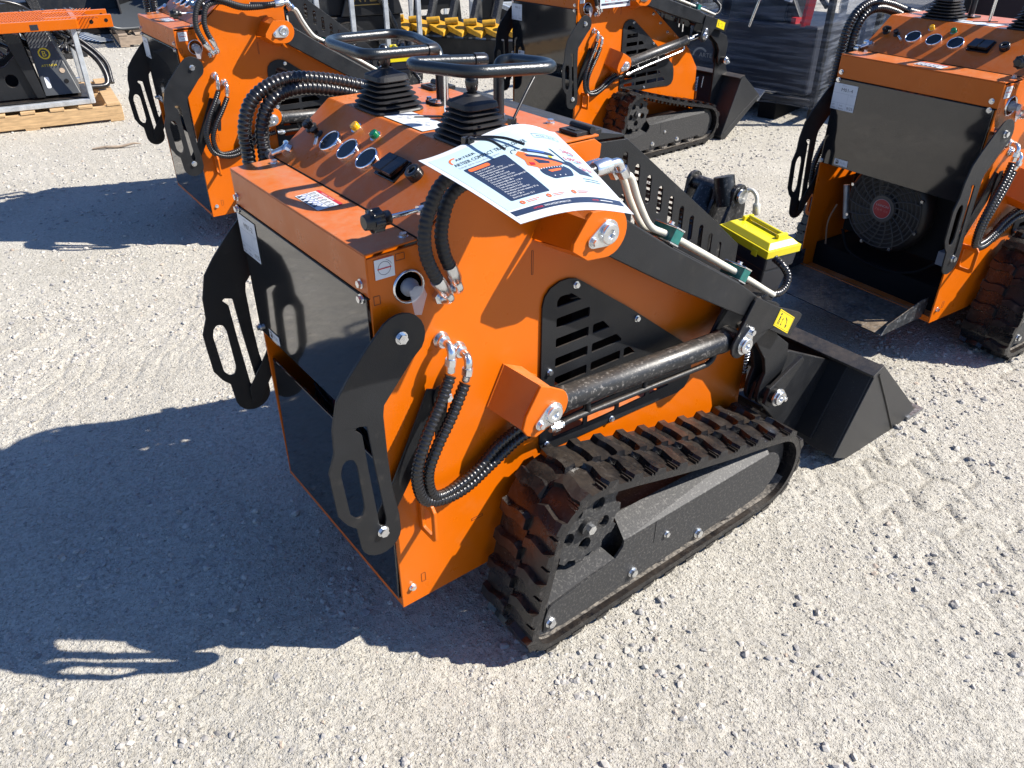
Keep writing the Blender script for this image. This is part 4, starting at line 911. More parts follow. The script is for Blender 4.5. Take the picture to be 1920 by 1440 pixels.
LG = 'orange compact track loaders parked on the gravel yard'
L1 = tag(empty('track_loader'), 'orange track loader in the foreground with a spec sheet over its console and yellow-lidded case', 'track loader', LG)
make_common(L1)
L2 = tag(empty('track_loader', (.545, 2.686, 0), -.036), 'orange track loader at upper left behind the foreground one, beside the pallets', 'track loader', LG)
L3 = tag(empty('track_loader', (2.779, 2.601, 0), .018), 'orange track loader at the back beside the wrapped crate, shiny cylinder rod extended', 'track loader', LG)
L4 = tag(empty('track_loader', (2.252, -.015, 0), -.078), 'orange track loader at the right with its step folded down and engine fan exposed', 'track loader', LG)
bpy.context.view_layer.update()
for r_ in (L2, L3, L4): copy_children(L1, r_)
fr1 = make_front(L1)
bpy.context.view_layer.update()
for r_ in (L2, L4): copy_children(L1, r_, only=fr1)
for c_ in [c for c in COL.objects if c.parent == L2 and c.name.startswith('storage_case')]: c_.location = (-.12, 0, .07)
th = R(-37); BM3 = Matrix.Translation((1.24-.0, 0, -.008)) @ Matrix.Rotation(th, 4, 'Y') @ Matrix.Translation((-1.455, 0, -.004))
make_front(L3, 15.0, BM3)
for r_, dn in ((L1, 0), (L2, 0), (L3, 0), (L4, 1)): make_step(r_, dn)
bpy.context.view_layer.update()
for r_, c_ in ((L1, 'M01-2'), (L2, 'M01-1'), (L3, 'M01-3'), (L4, 'M01-4')): add_labels(r_, c_)

# ------------------------------------------------------------------ laminated spec sheet
def spec_sheet(name, TL, TR, BL, BR, bulge, label, ties, root_pose=None):
    TL, TR, BL, BR = map(Vector, (TL, TR, BL, BR)); W, H = .279, .216
    def S_(u, v):      # u 0..1 left-right, v 0..1 bottom-top
        p = (BL.lerp(BR, u)*(1-v)+TL.lerp(TR, u)*v)
        p = p+Vector((0, 0, 1))*(bulge[0]*math.sin(math.pi*u)*(1-v)+bulge[1]*math.sin(math.pi*max(0, min(1, u))**1.6)*v)+Vector((0, -.25, .6))*bulge[2]*math.sin(math.pi*v)
        return p
    def mf(a, b_, h=0):
        u, v = a/W, b_/H; p = S_(u, v); e = .01
        n_ = (S_(u+e, v)-S_(u-e, v)).cross(S_(u, v+e)-S_(u, v-e)).normalized(); return p+n_*h
    r_ = empty(name); tag(r_, label, 'sign'); g = MB(); N = 24
    V = [mf(W*(i/N*1.04-.02), H*(j/N*1.05-.025), h) for h in (0, -.0006) for j in range(N+1) for i in range(N+1)]; k = (N+1)**2
    Fs = [(j*(N+1)+i, j*(N+1)+i+1, (j+1)*(N+1)+i+1, (j+1)*(N+1)+i) for j in range(N) for i in range(N)]
    g.add(V, Fs+[tuple(q_+k for q_ in f_[::-1]) for f_ in Fs], True); so_ = g.build('laminated_sheet', [PAPER], r_)
    items = [('h', .0004)]
    for j in range(12): items.append(('rect', .004, .030+j*.015, W-.008, .0152, LBLUE))
    items += [('h', .0006), ('rect', .004, .012, W-.008, .013, NAVY), ('rect', .004, .004, W-.008, .006, PAPER),
        ('poly', rounded([(.030, .048), (.118, .048), (.118, .158), (.030, .158)], .004), NAVY)]
    items += [('poly', rounded([(.036, .146), (.078, .146), (.078, .1545), (.036, .1545)], .004), OINK)]
    items[-1:] = [('h', .0009), items[-1]]
    items += [('text', 'Specifications', .041, .1483, .0056, NAVY, .032)]
    lines = ['Brand: LONCIN 764', 'Engine capacity: 22 / 24 hp', 'Engine displacement/capacity: 764cc', 'Motor speed: 3600 rpm', 'Cooling method: Air-cooled', 'Fuel tank capacity: 16.5 lbs', 'Drive system: Hydraulic and parts gasket 2015', 'Dumping height: 48 in', 'Discharge distance: 11.8 in', 'Total cycling time: 9 s', 'Travel speed: 6 km/h', 'Max lifting force: 826 lbs', 'Hydraulic oil tank capacity: 27 qt', 'Track: 7*28 in', 'Electrical system: 12 V']
    wl = [.040, .052, .072, .044, .050, .056, .078, .043, .056, .046, .044, .054, .068, .030, .048]
    for i, (t, wd) in enumerate(zip(lines, wl)): items.append(('text', t, .040, .1395-i*.0062, .0050, WHITE, wd))
    items += [('ring', .040, .184, .0095, .0032, OINK, 70, 200), ('text', 'ARTEER', .040, .1855, .0085, INK, .040), ('text', 'ARTEER COMPACT TRACK LOADER', .028, .171, .0122, INK, .150), ('text', '24HP EPA Gasoline Engine', .028, .1625, .0066, GINK, .084),
        ('rect', .204, .1815, .058, .0007, NAVY), ('rect', .204, .1925, .058, .0007, NAVY), ('rect', .204, .1815, .0006, .0117, NAVY), ('rect', .2614, .1815, .0006, .0117, NAVY), ('text', 'MODEL: CB-N8', .212, .1848, .0066, NAVY, .042),
        ('text', '24Hp', .236, .142, .0150, RED, .028), ('rect', .244, .138, .014, .0012, NAVY), ('text', '5.09Gal', .222, .120, .0130, RED, .044), ('rect', .240, .116, .016, .0012, NAVY), ('text', '826 lbs', .238, .096, .0150, RED, .034), ('rect', .242, .092, .016, .0012, NAVY)]
    for k_ in range(2): items.append(('rect', .222, .071-.006*k_, .040, .0014, INK))
    X = lambda P: [(.122+a*.0105, .060+b_*.0105) for a, b_ in P]
    items += [('poly', X([(1.0, 8.4), (2.0, 9.0), (2.8, 8.4), (3.2, 7.6), (7.6, 5.6), (7.8, 4.4), (2.4, 3.4), (2.2, 4.4), (.9, 5.4), (1.4, 6.6)]), OINK), ('h', .0010), ('poly', X([(2.6, 9.1), (3.4, 9.3), (7.6, 7.2), (7.9, 6.6), (7.2, 6.5), (3.0, 8.5)]), NAVY), ('poly', X([(2.4, 8.0), (9.6, 4.6), (9.8, 4.1), (9.2, 4.0), (2.4, 7.3)]), NAVY), ('poly', X([(3.0, 6.5), (5.6, 5.3), (5.2, 4.8), (3.2, 5.2)]), NAVY),
        ('poly', rounded(X([(2.0, 3.9), (7.4, 4.2), (8.6, 3.2), (7.9, 1.6), (3.2, 1.2), (2.0, 2.6)]), .006), NAVY), ('poly', X([(9.2, 5.4), (10.2, 5.2), (12.6, 2.6), (12.9, 2.0), (9.9, 2.2), (9.0, 4.0)]), NAVY), ('poly', X([(8.2, 8.6), (8.6, 8.3), (9.4, 5.0), (9.0, 4.9)]), NAVY), ('ring', .136, .154, .006, .0012, INK, 30, 200), ('ring', .146, .157, .005, .0010, INK, 0, 180), ('h', .0013), ('poly', X([(3.8, 8.9), (6.4, 7.6), (6.2, 7.3), (3.6, 8.4)]), BLUE), ('poly', X([(3.4, 3.3), (6.6, 3.5), (6.0, 3.0), (3.8, 2.8)]), OINK), ('poly', X([(10.2, 5.0), (11.6, 3.6), (10.8, 3.9)]), LBLUE), ('poly', X([(1.6, 5.9), (2.5, 5.6), (2.3, 5.0), (1.5, 5.2)]), REDB), ('poly', X([(6.4, 6.7), (7.0, 6.4), (7.0, 6.0), (6.4, 6.2)]), YST)]
    for q_ in range(9): items.append(('poly', X([(2.4+.58*q_, 4.0), (2.6+.58*q_, 4.0), (2.55+.58*q_, 3.75), (2.35+.58*q_, 3.75)]), LBLUE))
    for q_ in range(3): items.append(('poly', X([(3.6+1.2*q_, 2.0), (3.8+1.2*q_, 2.0), (3.8+1.2*q_, 1.8), (3.6+1.2*q_, 1.8)]), WHITE))
    for i_ in range(3): x = .045+.06*i_; items += [('ring', x, .038, .0018, .0030, OINK), ('rect', x+.009, .0385, .030, .0011, OINK), ('rect', x+.009, .0350, .022, .0011, OINK)]
    items += [('text', 'ARTEER', .048, .0155, .0060, RED, .022), ('text', 'WWW.ARTEERCOMPANY.COM', .073, .0155, .0060, WHITE, .062), ('text', 'ARTEER', .190, .0155, .0050, RED, .018), ('rect', .212, .0165, .034, .0015, WHITE)]
    mb, ms = decal(mf, items, .012); mb.build('print', ms, r_)
    for P, H0 in ties:
        m = MB(); m.tube(smooth_path(P, 6), .0024, 6); hd = Vector(H0); m.box(hd-Vector((.006, .005, .005)), hd+Vector((.006, .005, .006))); m.build('cable_tie', [HOSE], r_)
    if root_pose: r_.location = root_pose[0]; r_.rotation_euler = (0, 0, root_pose[1])
    return r_
T0 = Vector((.170, -.366, 1.163)); T1 = Vector((.292, -.318, 1.165))
spec_sheet('spec_sheet', (.080, -.370, 1.148), (.347, -.365, 1.145), (.102, -.584, 1.110), (.345, -.560, 1.063), (.013, .026, .004), 'curved laminated white and blue spec sheet cable-tied to the console of the foreground loader',
    [([T0, T0+Vector((.02, .0, .003)), T0+Vector((.045, -.03, .004)), T0+Vector((.062, -.062, -.002))], T0), ([T0+Vector((0, -.005, .004)), T0+Vector((.01, -.04, .008)), T0+Vector((.016, -.072, .000))], T0+Vector((-.004, .004, 0))),
     ([T1, T1+Vector((.02, .008, .018)), T1+Vector((.045, .018, .04)), T1+Vector((.070, .028, .060))], T1), ([T1, T1+Vector((-.015, -.012, -.012)), T1+Vector((0, -.03, -.012)), T1+Vector((.012, -.01, -.008)), T1], T1+Vector((0, -.012, -.008)))])
spec_sheet('spec_sheet', (.12, -.352, 1.10), (.355, -.352, 1.10), (.12, -.366, .917), (.355, -.366, .917), (.0, .0, .0), 'white spec sheet hanging upright on the flank of the back loader beside the wrapped crate', [([(.2, -.352, 1.10), (.2, -.33, 1.115), (.2, -.31, 1.107)], (.2, -.345, 1.105))], ((2.779, 2.601, 0), .018))
# ================================================================== things at the back of the yard
def pallet(name, loc, rz, L, W, label, wood=WOOD, group='wooden pallets'):
    r = tag(empty(name, loc, rz), label, 'pallet', group)
    for y in (0, W/2-.02, W-.04): MB().box((0, y, .018), (L, y+.04, .115)).build('stringer', [wood], r, bevel=.002)
    n_ = 7
    for i in range(n_): x = i*(L-.1)/(n_-1); MB().box((x, -.005, .1155), (x+.095, W+.005, .132)).build('deck_board', [wood], r, bevel=.002)
    for i in range(3): x = i*(L-.1)/2; MB().box((x, 0, .0), (x+.095, W, .0175)).build('bottom_board', [wood], r, bevel=.002)
    return r
# pallet at far left with black breaker mount, galvanised crate frame and mesh carrier on top
a1 = math.atan2(5.288-5.406, .858-.026)
u = Vector((math.cos(a1), math.sin(a1), 0)); vv = Vector((-u.y, u.x, 0)); P0 = Vector((.86, 5.288, 0))-u*1.25
pallet('wooden_pallet', P0, a1, 1.25, 1.05, 'pale new wood pallet at the far left under the galvanised frame')
def loc_(x, y, z): return P0+u*x+vv*y+Vector((0, 0, z))
gf = tag(empty('crate_frame', loc_(0, 0, .134)), 'galvanised angle frame standing on the far left pallet under the orange carrier', 'metal frame')
def rel(o, x, y, z): return loc_(x, y, z)-o.location
for nm, a, b in (('bottom_rail', (0, .06, .155), (1.08, .06, .155)), ('bottom_rail', (0, .95, .155), (1.08, .95, .155)), ('post', (1.065, .06, .14), (1.065, .06, .665)), ('post', (1.065, .95, .14), (1.065, .95, .665)), ('post', (.05, .06, .14), (.05, .06, .665)), ('top_rail', (1.065, .04, .670), (1.065, .97, .670)), ('top_rail', (.0, .06, .670), (1.06, .06, .670))):
    m = MB(); m.beam(rel(gf, *a), rel(gf, *b), .04, .035); m.build(nm, [GALV], gf, bevel=.003)
# orange mesh carrier lying on the frame
oc = tag(empty('mesh_carrier', loc_(0, 0, .65)), 'orange cargo carrier with expanded mesh deck lying on top of the galvanised frame', 'cargo carrier')
m = MB()
for a, b in (((-.3, .0, .690), (1.10, .0, .690)), ((-.3, .62, .690), (1.10, .62, .690)), ((1.09, 0, .690), (1.09, .62, .690)), ((.45, 0, .695), (.45, .62, .695))): m.beam(rel(oc, *a), rel(oc, *b), .035, .065)
m.build('rim', [ORANGE], oc, bevel=.003)
m = MB()
for i in range(60):
    x = -.3+i*.0235; m.beam(rel(oc, x, .01, .720), rel(oc, x+.16, .61, .720), .004, .004)
    m.beam(rel(oc, x+.16, .01, .717), rel(oc, x, .61, .717), .004, .004)
m.build('expanded_mesh', [ORANGE], oc)
for y in (.12, .45):
    m = MB(); m.beam(rel(oc, .90, y, .683), rel(oc, 1.34, y, .683), .035, .085); mo = m.build('drawbar', [ORANGE], oc, bevel=.003)
    q_ = rel(oc, 1.20, y, .683); d = Vector((vv.x, vv.y, 0)); MB().cyl(q_-d*.019, q_+d*.019, .014, 14).build('pin_hole', [DARKIN], mo)
    q_ = rel(oc, 1.30, y, .688); MB().cyl(q_-d*.0188, q_+d*.0188, .013, 14).build('pin_hole', [DARKIN], mo)
m = MB(); m.beam(rel(oc, .80, -.0185, .685), rel(oc, .85, -.0185, .685), .002, .035); m.build('sticker', [INK], oc)
# black breaker mount inside the frame
BO = u*.22
bk = tag(empty('attachment_mount', loc_(0, 0, .134)+u*.0), 'heavy black steel attachment mount with round yellow emblem inside the far left frame', 'attachment')
def rb(x, y, z): return rel(bk, .16+x*.92, y, z)
m = MB()
def slab(P, y0, y1, holes=(), mi=0):
    t = MB(); t.plate(P, y0, y1, holes=holes); m.add([rb(*p) for p in t.v], t.f, mi=mi)
slab([(-.1, .19), (.62, .19), (.62, .30), (.55, .50), (.44, .42), (.30, .40), (.15, .43), (-.1, .56)], .18, .21, holes=[circ(.46, .32, .045, 18)[::-1]])
slab([(-.1, .19), (.62, .19), (.62, .30), (.55, .50), (.44, .42), (.30, .40), (.15, .43), (-.1, .56)], .55, .58)
m.beam(rb(-.1, .38, .16), rb(.98, .38, .16), .55, .035)
m.build('cradle', [BLACK], bk, bevel=.003)
m = MB(); slab([(.60, .19), (.66, .19), (.60, .62), (.50, .66), (.50, .60)], .15, .62)
m.build('back_plate', [BLACK], bk, bevel=.003)
m = MB(); V = [rb(x, y, z) for x, y, z in ((.66, .16, .20), (.92, .16, .20), (.80, .30, .62), (.64, .30, .62), (.66, .62, .20), (.94, .62, .20), (.82, .60, .62), (.64, .60, .62))]
m.add(V, [(0, 1, 2, 3), (5, 4, 7, 6), (1, 5, 6, 2), (3, 2, 6, 7), (4, 0, 3, 7)])
bp_ = m.build('housing', [mat('grey_black', (.055, .06, .065), .45, nscale=8, namt=.2)], bk, bevel=.006)
A, B_, C_ = V[0], V[1], V[3]; eu = (B_-A).normalized(); ev = (C_-A).normalized(); en = eu.cross(ev).normalized()
mf = lambda a, b, h=0: A+eu*a+ev*b+en*(h+.004)
mb, ms = decal(mf, [('ring', .085, .29, .030, .010, YST), ('h', .001), ('text', 'B', .068, .270, .055, YST)]); mb.build('emblem', ms, bp_)
mb, ms = decal(mf, [('text', 'ATTACH', .04, .20, .022, YST, .10)]); mb.build('lettering', ms, bp_)
for P_, m_ in ((rounded([(.03, .05), (.06, .05), (.06, .13), (.03, .13)], .012), WHITE), (circ(.17, .09, .016, 16), DARKIN), (circ(.165, .165, .018, 16), WOODG)):
    mb, ms = decal(mf, [('poly', P_, m_)]); mb.build('opening', ms, bp_)
m = MB(); m.tube(smooth_path([rb(.62, .66, .50), rb(.9, .7, .52), rb(1.12, .66, .36), rb(1.16, .55, .18), rb(1.0, .5, .17)], 8), .022, 12); m.tube(smooth_path([rb(.66, .72, .56), rb(.95, .76, .54), rb(1.18, .70, .34), rb(1.2, .58, .17)], 8), .018, 12); m.build('hose_bundle', [HOSE], bk)
cw = MB()
for i in range(16):
    x0 = .18+.055*i; cw.tube([rb(x0+.05*math.sin(j*1.7+i), .62+.03*(j % 3), .72-.05*j) for j in range(7)], .02, 6)
tag(cw.build('wrapped_teeth', [mat('crinkled_wrap', (.05, .052, .056), .25, bump=1, bscale=25, speck=(30, .58, .68, (.5, .5, .52), .9))], bk))
# second pallet with a long-tined root rake
a2 = math.atan2(8.7-10.55, 1.72-1.81)
P1 = Vector((1.70, 8.72, 0)); d1 = Vector((.07, 1.9, 0)).normalized()
r2 = pallet('wooden_pallet', (P1.x+0.03, P1.y, 0), math.atan2(d1.y, d1.x)-math.pi/2-.12, 1.15, 1.9, 'small wood pallet under the black tined rake near the top left', WOODG)
rk = tag(empty('root_rake', (1.72, 8.75, .14)), 'black root rake with a long row of curved tines resting on the small pallet', 'rake attachment')
m = MB()
for i in range(26):
    y = .02+i*.072; x = -.02
    P = smooth_path([(x-.04, y, .09), (x+.10, y+.01, .04), (x+.45, y+.03, .05), (x+.80, y+.03, .14), (x+.95, y+.03, .30)], 4)
    m.tube(P, .021, 6)
m.build('tines', [mat('tine_black', (.05, .056, .060), .38)], rk)
m = MB(); m.box((.88, -.02, .22), (.98, 1.95, .34)); m.plate([(.0, .02), (.9, .02), (.98, .5), (.8, .45), (.2, .12)], 1.93, 1.95)
m.build('back_beam', [BLACK], rk, bevel=.004)
for y in (.45, .85, 1.25): MB().plate(rounded([(.86, .345), (.96, .345), (.96, .375), (.86, .375)], .012), y, y+.3).build('tine_guard', [GREY], rk, bevel=.004)
# black buckets in the far row
far = 'black attachments in the far row'
def big_bucket(loc, rz, wdt, label, h_=.75, d_=.8):
    r = tag(empty('attachment_bucket', loc, rz), label, 'bucket', far); m = MB()
    O = [(0, 0), (.25, -.0), (d_, 0), (d_, .015), (.26, .02), (.10, .12), (.05, .35), (.12, h_), (.10, h_), (.0, .4)]
    m.plate(O, 0, wdt); m.build('shell', [BLACK], r, bevel=.004)
    for y in (0, wdt-.02): MB().plate([(0, 0), (d_, 0), (d_-.1, .2), (.12, h_), (.08, h_), (-.02, .4)], y, y+.02).build('side_plate', [BLACK], r, bevel=.003)
    m = MB(); m.beam((.06, wdt/2-.02, h_-.05), (.06, wdt/2+.02, h_-.05), .05, .05); m.box((-.06, .2, .1), (-.01, wdt-.2, .55)); m.build('mount_plate', [BLACK], r, bevel=.003)
    return r
big_bucket((.35, 10.9, .0), R(-100), 1.9, 'wide black bucket behind the orange mesh carrier, leftmost in the far row')
big_bucket((2.1, 11.6, .1), R(-95), 1.4, 'black bucket just beyond the tined rake in the far row')
big_bucket((4.3, 10.6, 0), R(-80), 1.7, 'black bucket behind the galvanised cage in the far row')
big_bucket((7.1, 11.0, 0), R(-80), 1.9, 'black bucket behind the yellow-toothed ripper in the far row')
p_ = MB(); V = [(1.36, 9.95, .012), (1.62, 9.12, .02), (1.78, 9.2, .012), (1.60, 9.7, .06), (1.5, 10.1, .012), (1.55, 9.6, .05)]
p_.add(V, [(0, 1, 5), (1, 2, 3), (1, 3, 5), (0, 5, 4), (5, 3, 4)]); p_.add([(x, y, z-.006) for x, y, z in V], [(0, 5, 1), (1, 3, 2), (1, 5, 3), (0, 4, 5), (5, 4, 3)]); tag(p_.build('plastic_sheet', [mat('white_plastic', (.72, .76, .76), .35)]), 'torn white plastic sheet lying on the gravel beside the small pallet', 'litter')
st = MB(); P = smooth_path([(.455, 4.56, .012), (.53, 4.53, .018), (.62, 4.49, .016), (.70, 4.46, .03), (.745, 4.45, .022)], 4); st.tube(P, .008, 6, rf=lambda i: .004+.006*math.sin(math.pi*min(1, (i+2)/len(P)))); tag(st.build('wood_splinter', [WOODG]), 'thin broken wood splinter on the gravel behind the foreground loader', 'stick')
# galvanised cage with a black machine, and a low crate frame with black plate
def cage(loc, rz, L, W, H, label, nx=2, mat_=GALV, t=.04):
    r = tag(empty('cage', loc, rz), label, 'metal crate', 'galvanised shipping crates')
    for i in range(nx+1):
        for y in (0, W): m = MB(); m.beam((L*i/nx, y, .02), (L*i/nx, y, H), t, t); m.build('post', [mat_], r, bevel=.003)
    for z in (.05, H):
        for y in (0, W): m = MB(); m.beam((-t/2, y, z), (L+t/2, y, z), t*1.05, t*1.05); m.build('rail', [mat_], r, bevel=.003)
        for x in (0, L): m = MB(); m.beam((x, 0, z+.002), (x, W, z+.002), t*1.05, t*1.05); m.build('rail', [mat_], r, bevel=.003)
    return r
cage((2.75, 5.72, 0), R(-12), .95, .80, 1.05, 'tall galvanised cage of upright posts behind the grab rails of the foreground loader', 3)
mc = tag(empty('stump_grinder', (2.82, 5.82, 0), R(-12)), 'black boxed attachment with gold lettering held inside the tall galvanised cage', 'attachment', far)
m = MB(); m.box((.05, .05, .10), (.78, .62, .50)); m.box((.10, .10, .50), (.60, .5, .78)); m.plate([(.2, .5), (.8, .5), (.7, .85), (.35, .9)], .02, .05); m.build('housing', [BLACK], mc, bevel=.01)
m = MB(); m.cyl((.25, -.03, .30), (.25, .03, .30), .16, 28); m.cyl((.62, -.03, .28), (.62, .03, .28), .10, 24); m.tube(smooth_path([(.2, .0, .9), (.4, -.02, .75), (.6, .0, .6), (.75, .02, .3)], 6), .025, 10); m.build('wheel', [BLACKG], mc)
mb, ms = decal(planemap((.32, .018, .62), (1, 0, 0), (0, 0, 1)), [('text', 'ATLAS', 0, 0, .10, mat('gold_ink', (.45, .30, .08), .4), .34), ('rect', 0, -.03, .34, .008, mat('gold_ink', (.45, .30, .08), .4))]); mb.build('lettering', ms, mc)
cage((4.42, 6.9, 0), R(-14), .72, .9, .62, 'low galvanised crate around a slotted black plate beyond the yellow teeth', 1)
m = MB(); m.plate(rounded([(0, 0), (.62, 0), (.58, .45), (.05, .45)], .04), 0, .02, holes=[capsule(.12, .25, .25, .25, .03)[::-1], capsule(.38, .25, .51, .25, .03)[::-1]]); bpq = m.build('slotted_plate', [BLACK], None, bevel=.003); bpq.location = (4.47, 6.98, .06); bpq.rotation_euler = (0, 0, R(-14)); tag(bpq, 'black plate with two round-ended slots inside the low galvanised crate', 'attachment', far)
cage((4.95, 5.55, .35), R(-20), 1.1, .9, .6, 'galvanised crate raised above ground just left of the back loader', 1)
# ripper with yellow teeth
rp_ = tag(empty('ripper', (3.72, 6.35, 0)), 'black multi-blade ripper with a row of yellow teeth left of the back loader', 'ripper attachment', None)
Da = Vector((.65, -2.0, 0)); Da = Vector((4.42-3.60, 4.75-6.05, 0)).normalized(); Db = Vector((-Da.y, Da.x, 0))
def rr(a, b, z): return Da*a+Db*b+Vector((0, 0, z))
m = MB(); m.beam(rr(-.1, .06, .30), rr(1.75, .06, .30), .05, .10); m.beam(rr(-.1, .25, .18), rr(1.75, .25, .18), .35, .05); m.beam(rr(-.1, .05, .12), rr(1.75, .05, .12), .03, .22); m.build('beam', [BLACK], rp_, bevel=.004)
for i in range(9):
    m = MB(); a = -.05+.2*i; V = [rr(a, -.02, .36), rr(a+.20, -.10, .30), rr(a+.20, .08, .36), rr(a, .10, .40), rr(a+.02, -.02, .30), rr(a+.20, -.10, .26), rr(a+.20, .06, .28), rr(a, .08, .30)]
    m.add([p+Da*.0 for p in V], [(0, 1, 2, 3), (7, 6, 5, 4), (0, 4, 5, 1), (1, 5, 6, 2), (2, 6, 7, 3), (3, 7, 4, 0)]); m.cyl(rr(a-.02, .0, .385), rr(a+.10, .04, .395), .032, 12); m.build('tooth', [YTEETH], rp_, bevel=.006)
for i in range(4):
    m = MB(); t = MB(); t.plate([(0, .25), (.18, .42), (.36, .68), (.50, .72), (.60, .66), (.60, .60), (.50, .64), (.40, .58), (.22, .30), (.20, .2), (0, .2)], 0, .05)
    m.add([rr(.42+.24*i, .05, 0)+Db*p[0]*1.0+Da*p[1]+Vector((0, 0, p[2])) for p in t.v], t.f); m.build('blade', [BLACKG], rp_, bevel=.006)
for i_, (lx, ly, rz_, wd, hh, lab) in enumerate([(2.1, 6.95, -20, .9, .75, 'black attachment box just left of the tall galvanised cage'), (3.55, 7.6, -15, 1.0, .7, 'black attachment box seen between the cage and the yellow teeth'), (5.9, 7.6, -25, 1.2, .55, 'black attachment box beyond the raised galvanised crate'), (.15, 8.3, 5, 1.1, .55, 'black attachment box behind the orange mesh carrier')]):
    r = tag(empty('attachment_unit', (lx, ly, 0), R(rz_)), lab, 'attachment', far)
    m = MB(); m.plate([(0, .05), (wd, .05), (wd-.1, hh*.6), (wd*.7, hh), (.1, hh), (0, hh*.5)], 0, .5); m.build('housing', [BLACK], r, bevel=.01)
    m = MB(); m.plate([(-.05, 0), (wd+.05, 0), (wd+.05, .06), (-.05, .06)], -.05, .6); m.plate([(.1, .1), (.2, .1), (.35, hh+.12), (.25, hh+.15)], -.04, .0); m.plate([(wd-.25, .1), (wd-.15, .1), (wd-.3, hh+.1), (wd-.4, hh+.1)], -.04, .0); m.build('mount_plate', [BLACKG], r, bevel=.004)
    m = MB(); m.cyl((wd*.5, -.03, hh*.5), (wd*.5, .01, hh*.5), hh*.2, 22); m.cyl((wd*.5, -.035, hh*.5), (wd*.5, -.03, hh*.5), hh*.07, 14, mi=1); m.build('wheel', [BLACK, GALV], r)
    m = MB(); m.tube(smooth_path([(.15, .0, hh*.9), (.3, -.1, hh*1.1), (wd*.6, -.12, hh*.95), (wd*.8, -.05, hh*.4)], 6), .016, 8); m.build('hydraulic_hose', [HOSE], r)
# crate wrapped in film at the right
WB = Vector((4.86, 1.985, 0)); wu = Vector((4.621-4.59, 1.842-2.276, 0)); wu = (Vector((5.216, 2.217, 0))-Vector((4.86, 1.985, 0))); 
ea = Vector((-.18, .98, 0)).normalized(); eb = Vector((.98, .18, 0))
fr_ = tag(empty('wrapped_crate', WB), 'black steel crate wrapped in clear stretch film between the back and right loaders', 'wrapped crate')
def wq(a, b, z): return ea*a+eb*b+Vector((0, 0, z))
Lw, Ww, Hw = 1.25, 1.0, 1.5
for a, b in ((0, 0), (Lw, 0), (0, Ww), (Lw, Ww)): m = MB(); m.beam(wq(a, b, 0), wq(a, b, Hw), .04, .04); m.build('post', [BLACK], fr_, bevel=.002)
for z in (.16, Hw):
    for p0, p1 in ((wq(0, 0, z), wq(Lw, 0, z)), (wq(0, Ww, z), wq(Lw, Ww, z)), (wq(0, 0, z), wq(0, Ww, z)), (wq(Lw, 0, z), wq(Lw, Ww, z))): m = MB(); m.beam(p0, p1, .04, .04); m.build('rail', [BLACK], fr_, bevel=.002)
m = MB(); m.beam(wq(.03, 0, .80), wq(.35, 0, 1.12), .03, .03); m.build('brace', [BLACK], fr_)
for a in (.35, .95):
    m = MB(); p = wq(a-.08, .05, 0); m.beam(wq(a, -.0, .07), wq(a, Ww, .07), .14, .14); m.build('skid', [DARKIN], fr_, bevel=.003)
m = MB(); V = []; Fs = []; K = 40; per = [wq(-.03, -.03, 0), wq(Lw+.03, -.03, 0), wq(Lw+.03, Ww+.03, 0), wq(-.03, Ww+.03, 0)]; PP = []
for i in range(4):
    for k in range(12): PP.append(per[i].lerp(per[(i+1) % 4], k/12))
for j in range(K+1):
    for i, p in enumerate(PP): V.append(p*(1+.006*math.sin(i*2.1+j*.9))+Vector((0, 0, .12+(Hw-.1)*j/K+.01*math.sin(i*.8))))
nP = len(PP)
for j in range(K):
    for i in range(nP): Fs.append((j*nP+i, j*nP+(i+1) % nP, (j+1)*nP+(i+1) % nP, (j+1)*nP+i))
m.add(V, Fs, True); m.build('stretch_film', [FILM], fr_)
ct = tag(empty('packed_loader', WB), 'dark machine parts with red and blue pieces packed inside the film-wrapped crate', 'packed machine')
m = MB(); m.beam(wq(.10, .5, .42), wq(1.18, .5, .42), .84, .48); m.build('hull', [mat('dark_hull', (.02, .025, .04), .5)], ct, bevel=.02)
m = MB(); m.beam(wq(.62, .3, .6), wq(.62, .45, 1.4), .45, .35); m.beam(wq(.9, .3, .6), wq(1.0, .4, 1.2), .2, .1); m.beam(wq(.3, .2, .62), wq(.75, .2, 1.35), .06, .10); m.build('arms', [BLACK], ct, bevel=.01)
m = MB(); m.beam(wq(.22, .12, .66), wq(.18, .16, 1.25), .06, .05); m.box(wq(.33, .12, .62), wq(.28, .18, .70)); m.tube([wq(.28, .1, .60), wq(.22, .1, .66), wq(.16, .1, .58)], .02, 6); m.build('red_strut', [mat('red_plastic', (.55, .02, .03), .4)], ct)
m = MB(); m.beam(wq(.40, .15, .80), wq(.36, .2, 1.25), .12, .02); m.build('white_panel', [WHITE], ct); m = MB(); m.beam(wq(.395, .135, .92), wq(.385, .145, 1.06), .13, .02); m.build('blue_band', [BLUE], ct)
m = MB(); m.beam(wq(1.08, .1, .62), wq(1.08, .1, .72), .10, .03); m.build('reflector', [WHITE], ct); m = MB(); m.tube([wq(.62, .05, .62), wq(.54, .05, .90), wq(.50, .06, 1.35)], .012, 8); m.build('chrome_rod', [CHROME], ct)
mf = lambda a, b, h=0: WB+wq(1.02-a, -.0345-h, .36+b)
mb, ms = decal(mf, [('ring', .06, .02, .055, .014, mat('film_print', (.55, .50, .42), .5), 40, 175), ('text', 'ARTEER', .05, .02, .045, mat('film_print', (.55, .50, .42), .5), .17)]); lg = mb.build('printed_logo', ms, fr_)
for v_ in lg.data.vertices: v_.co = v_.co-WB
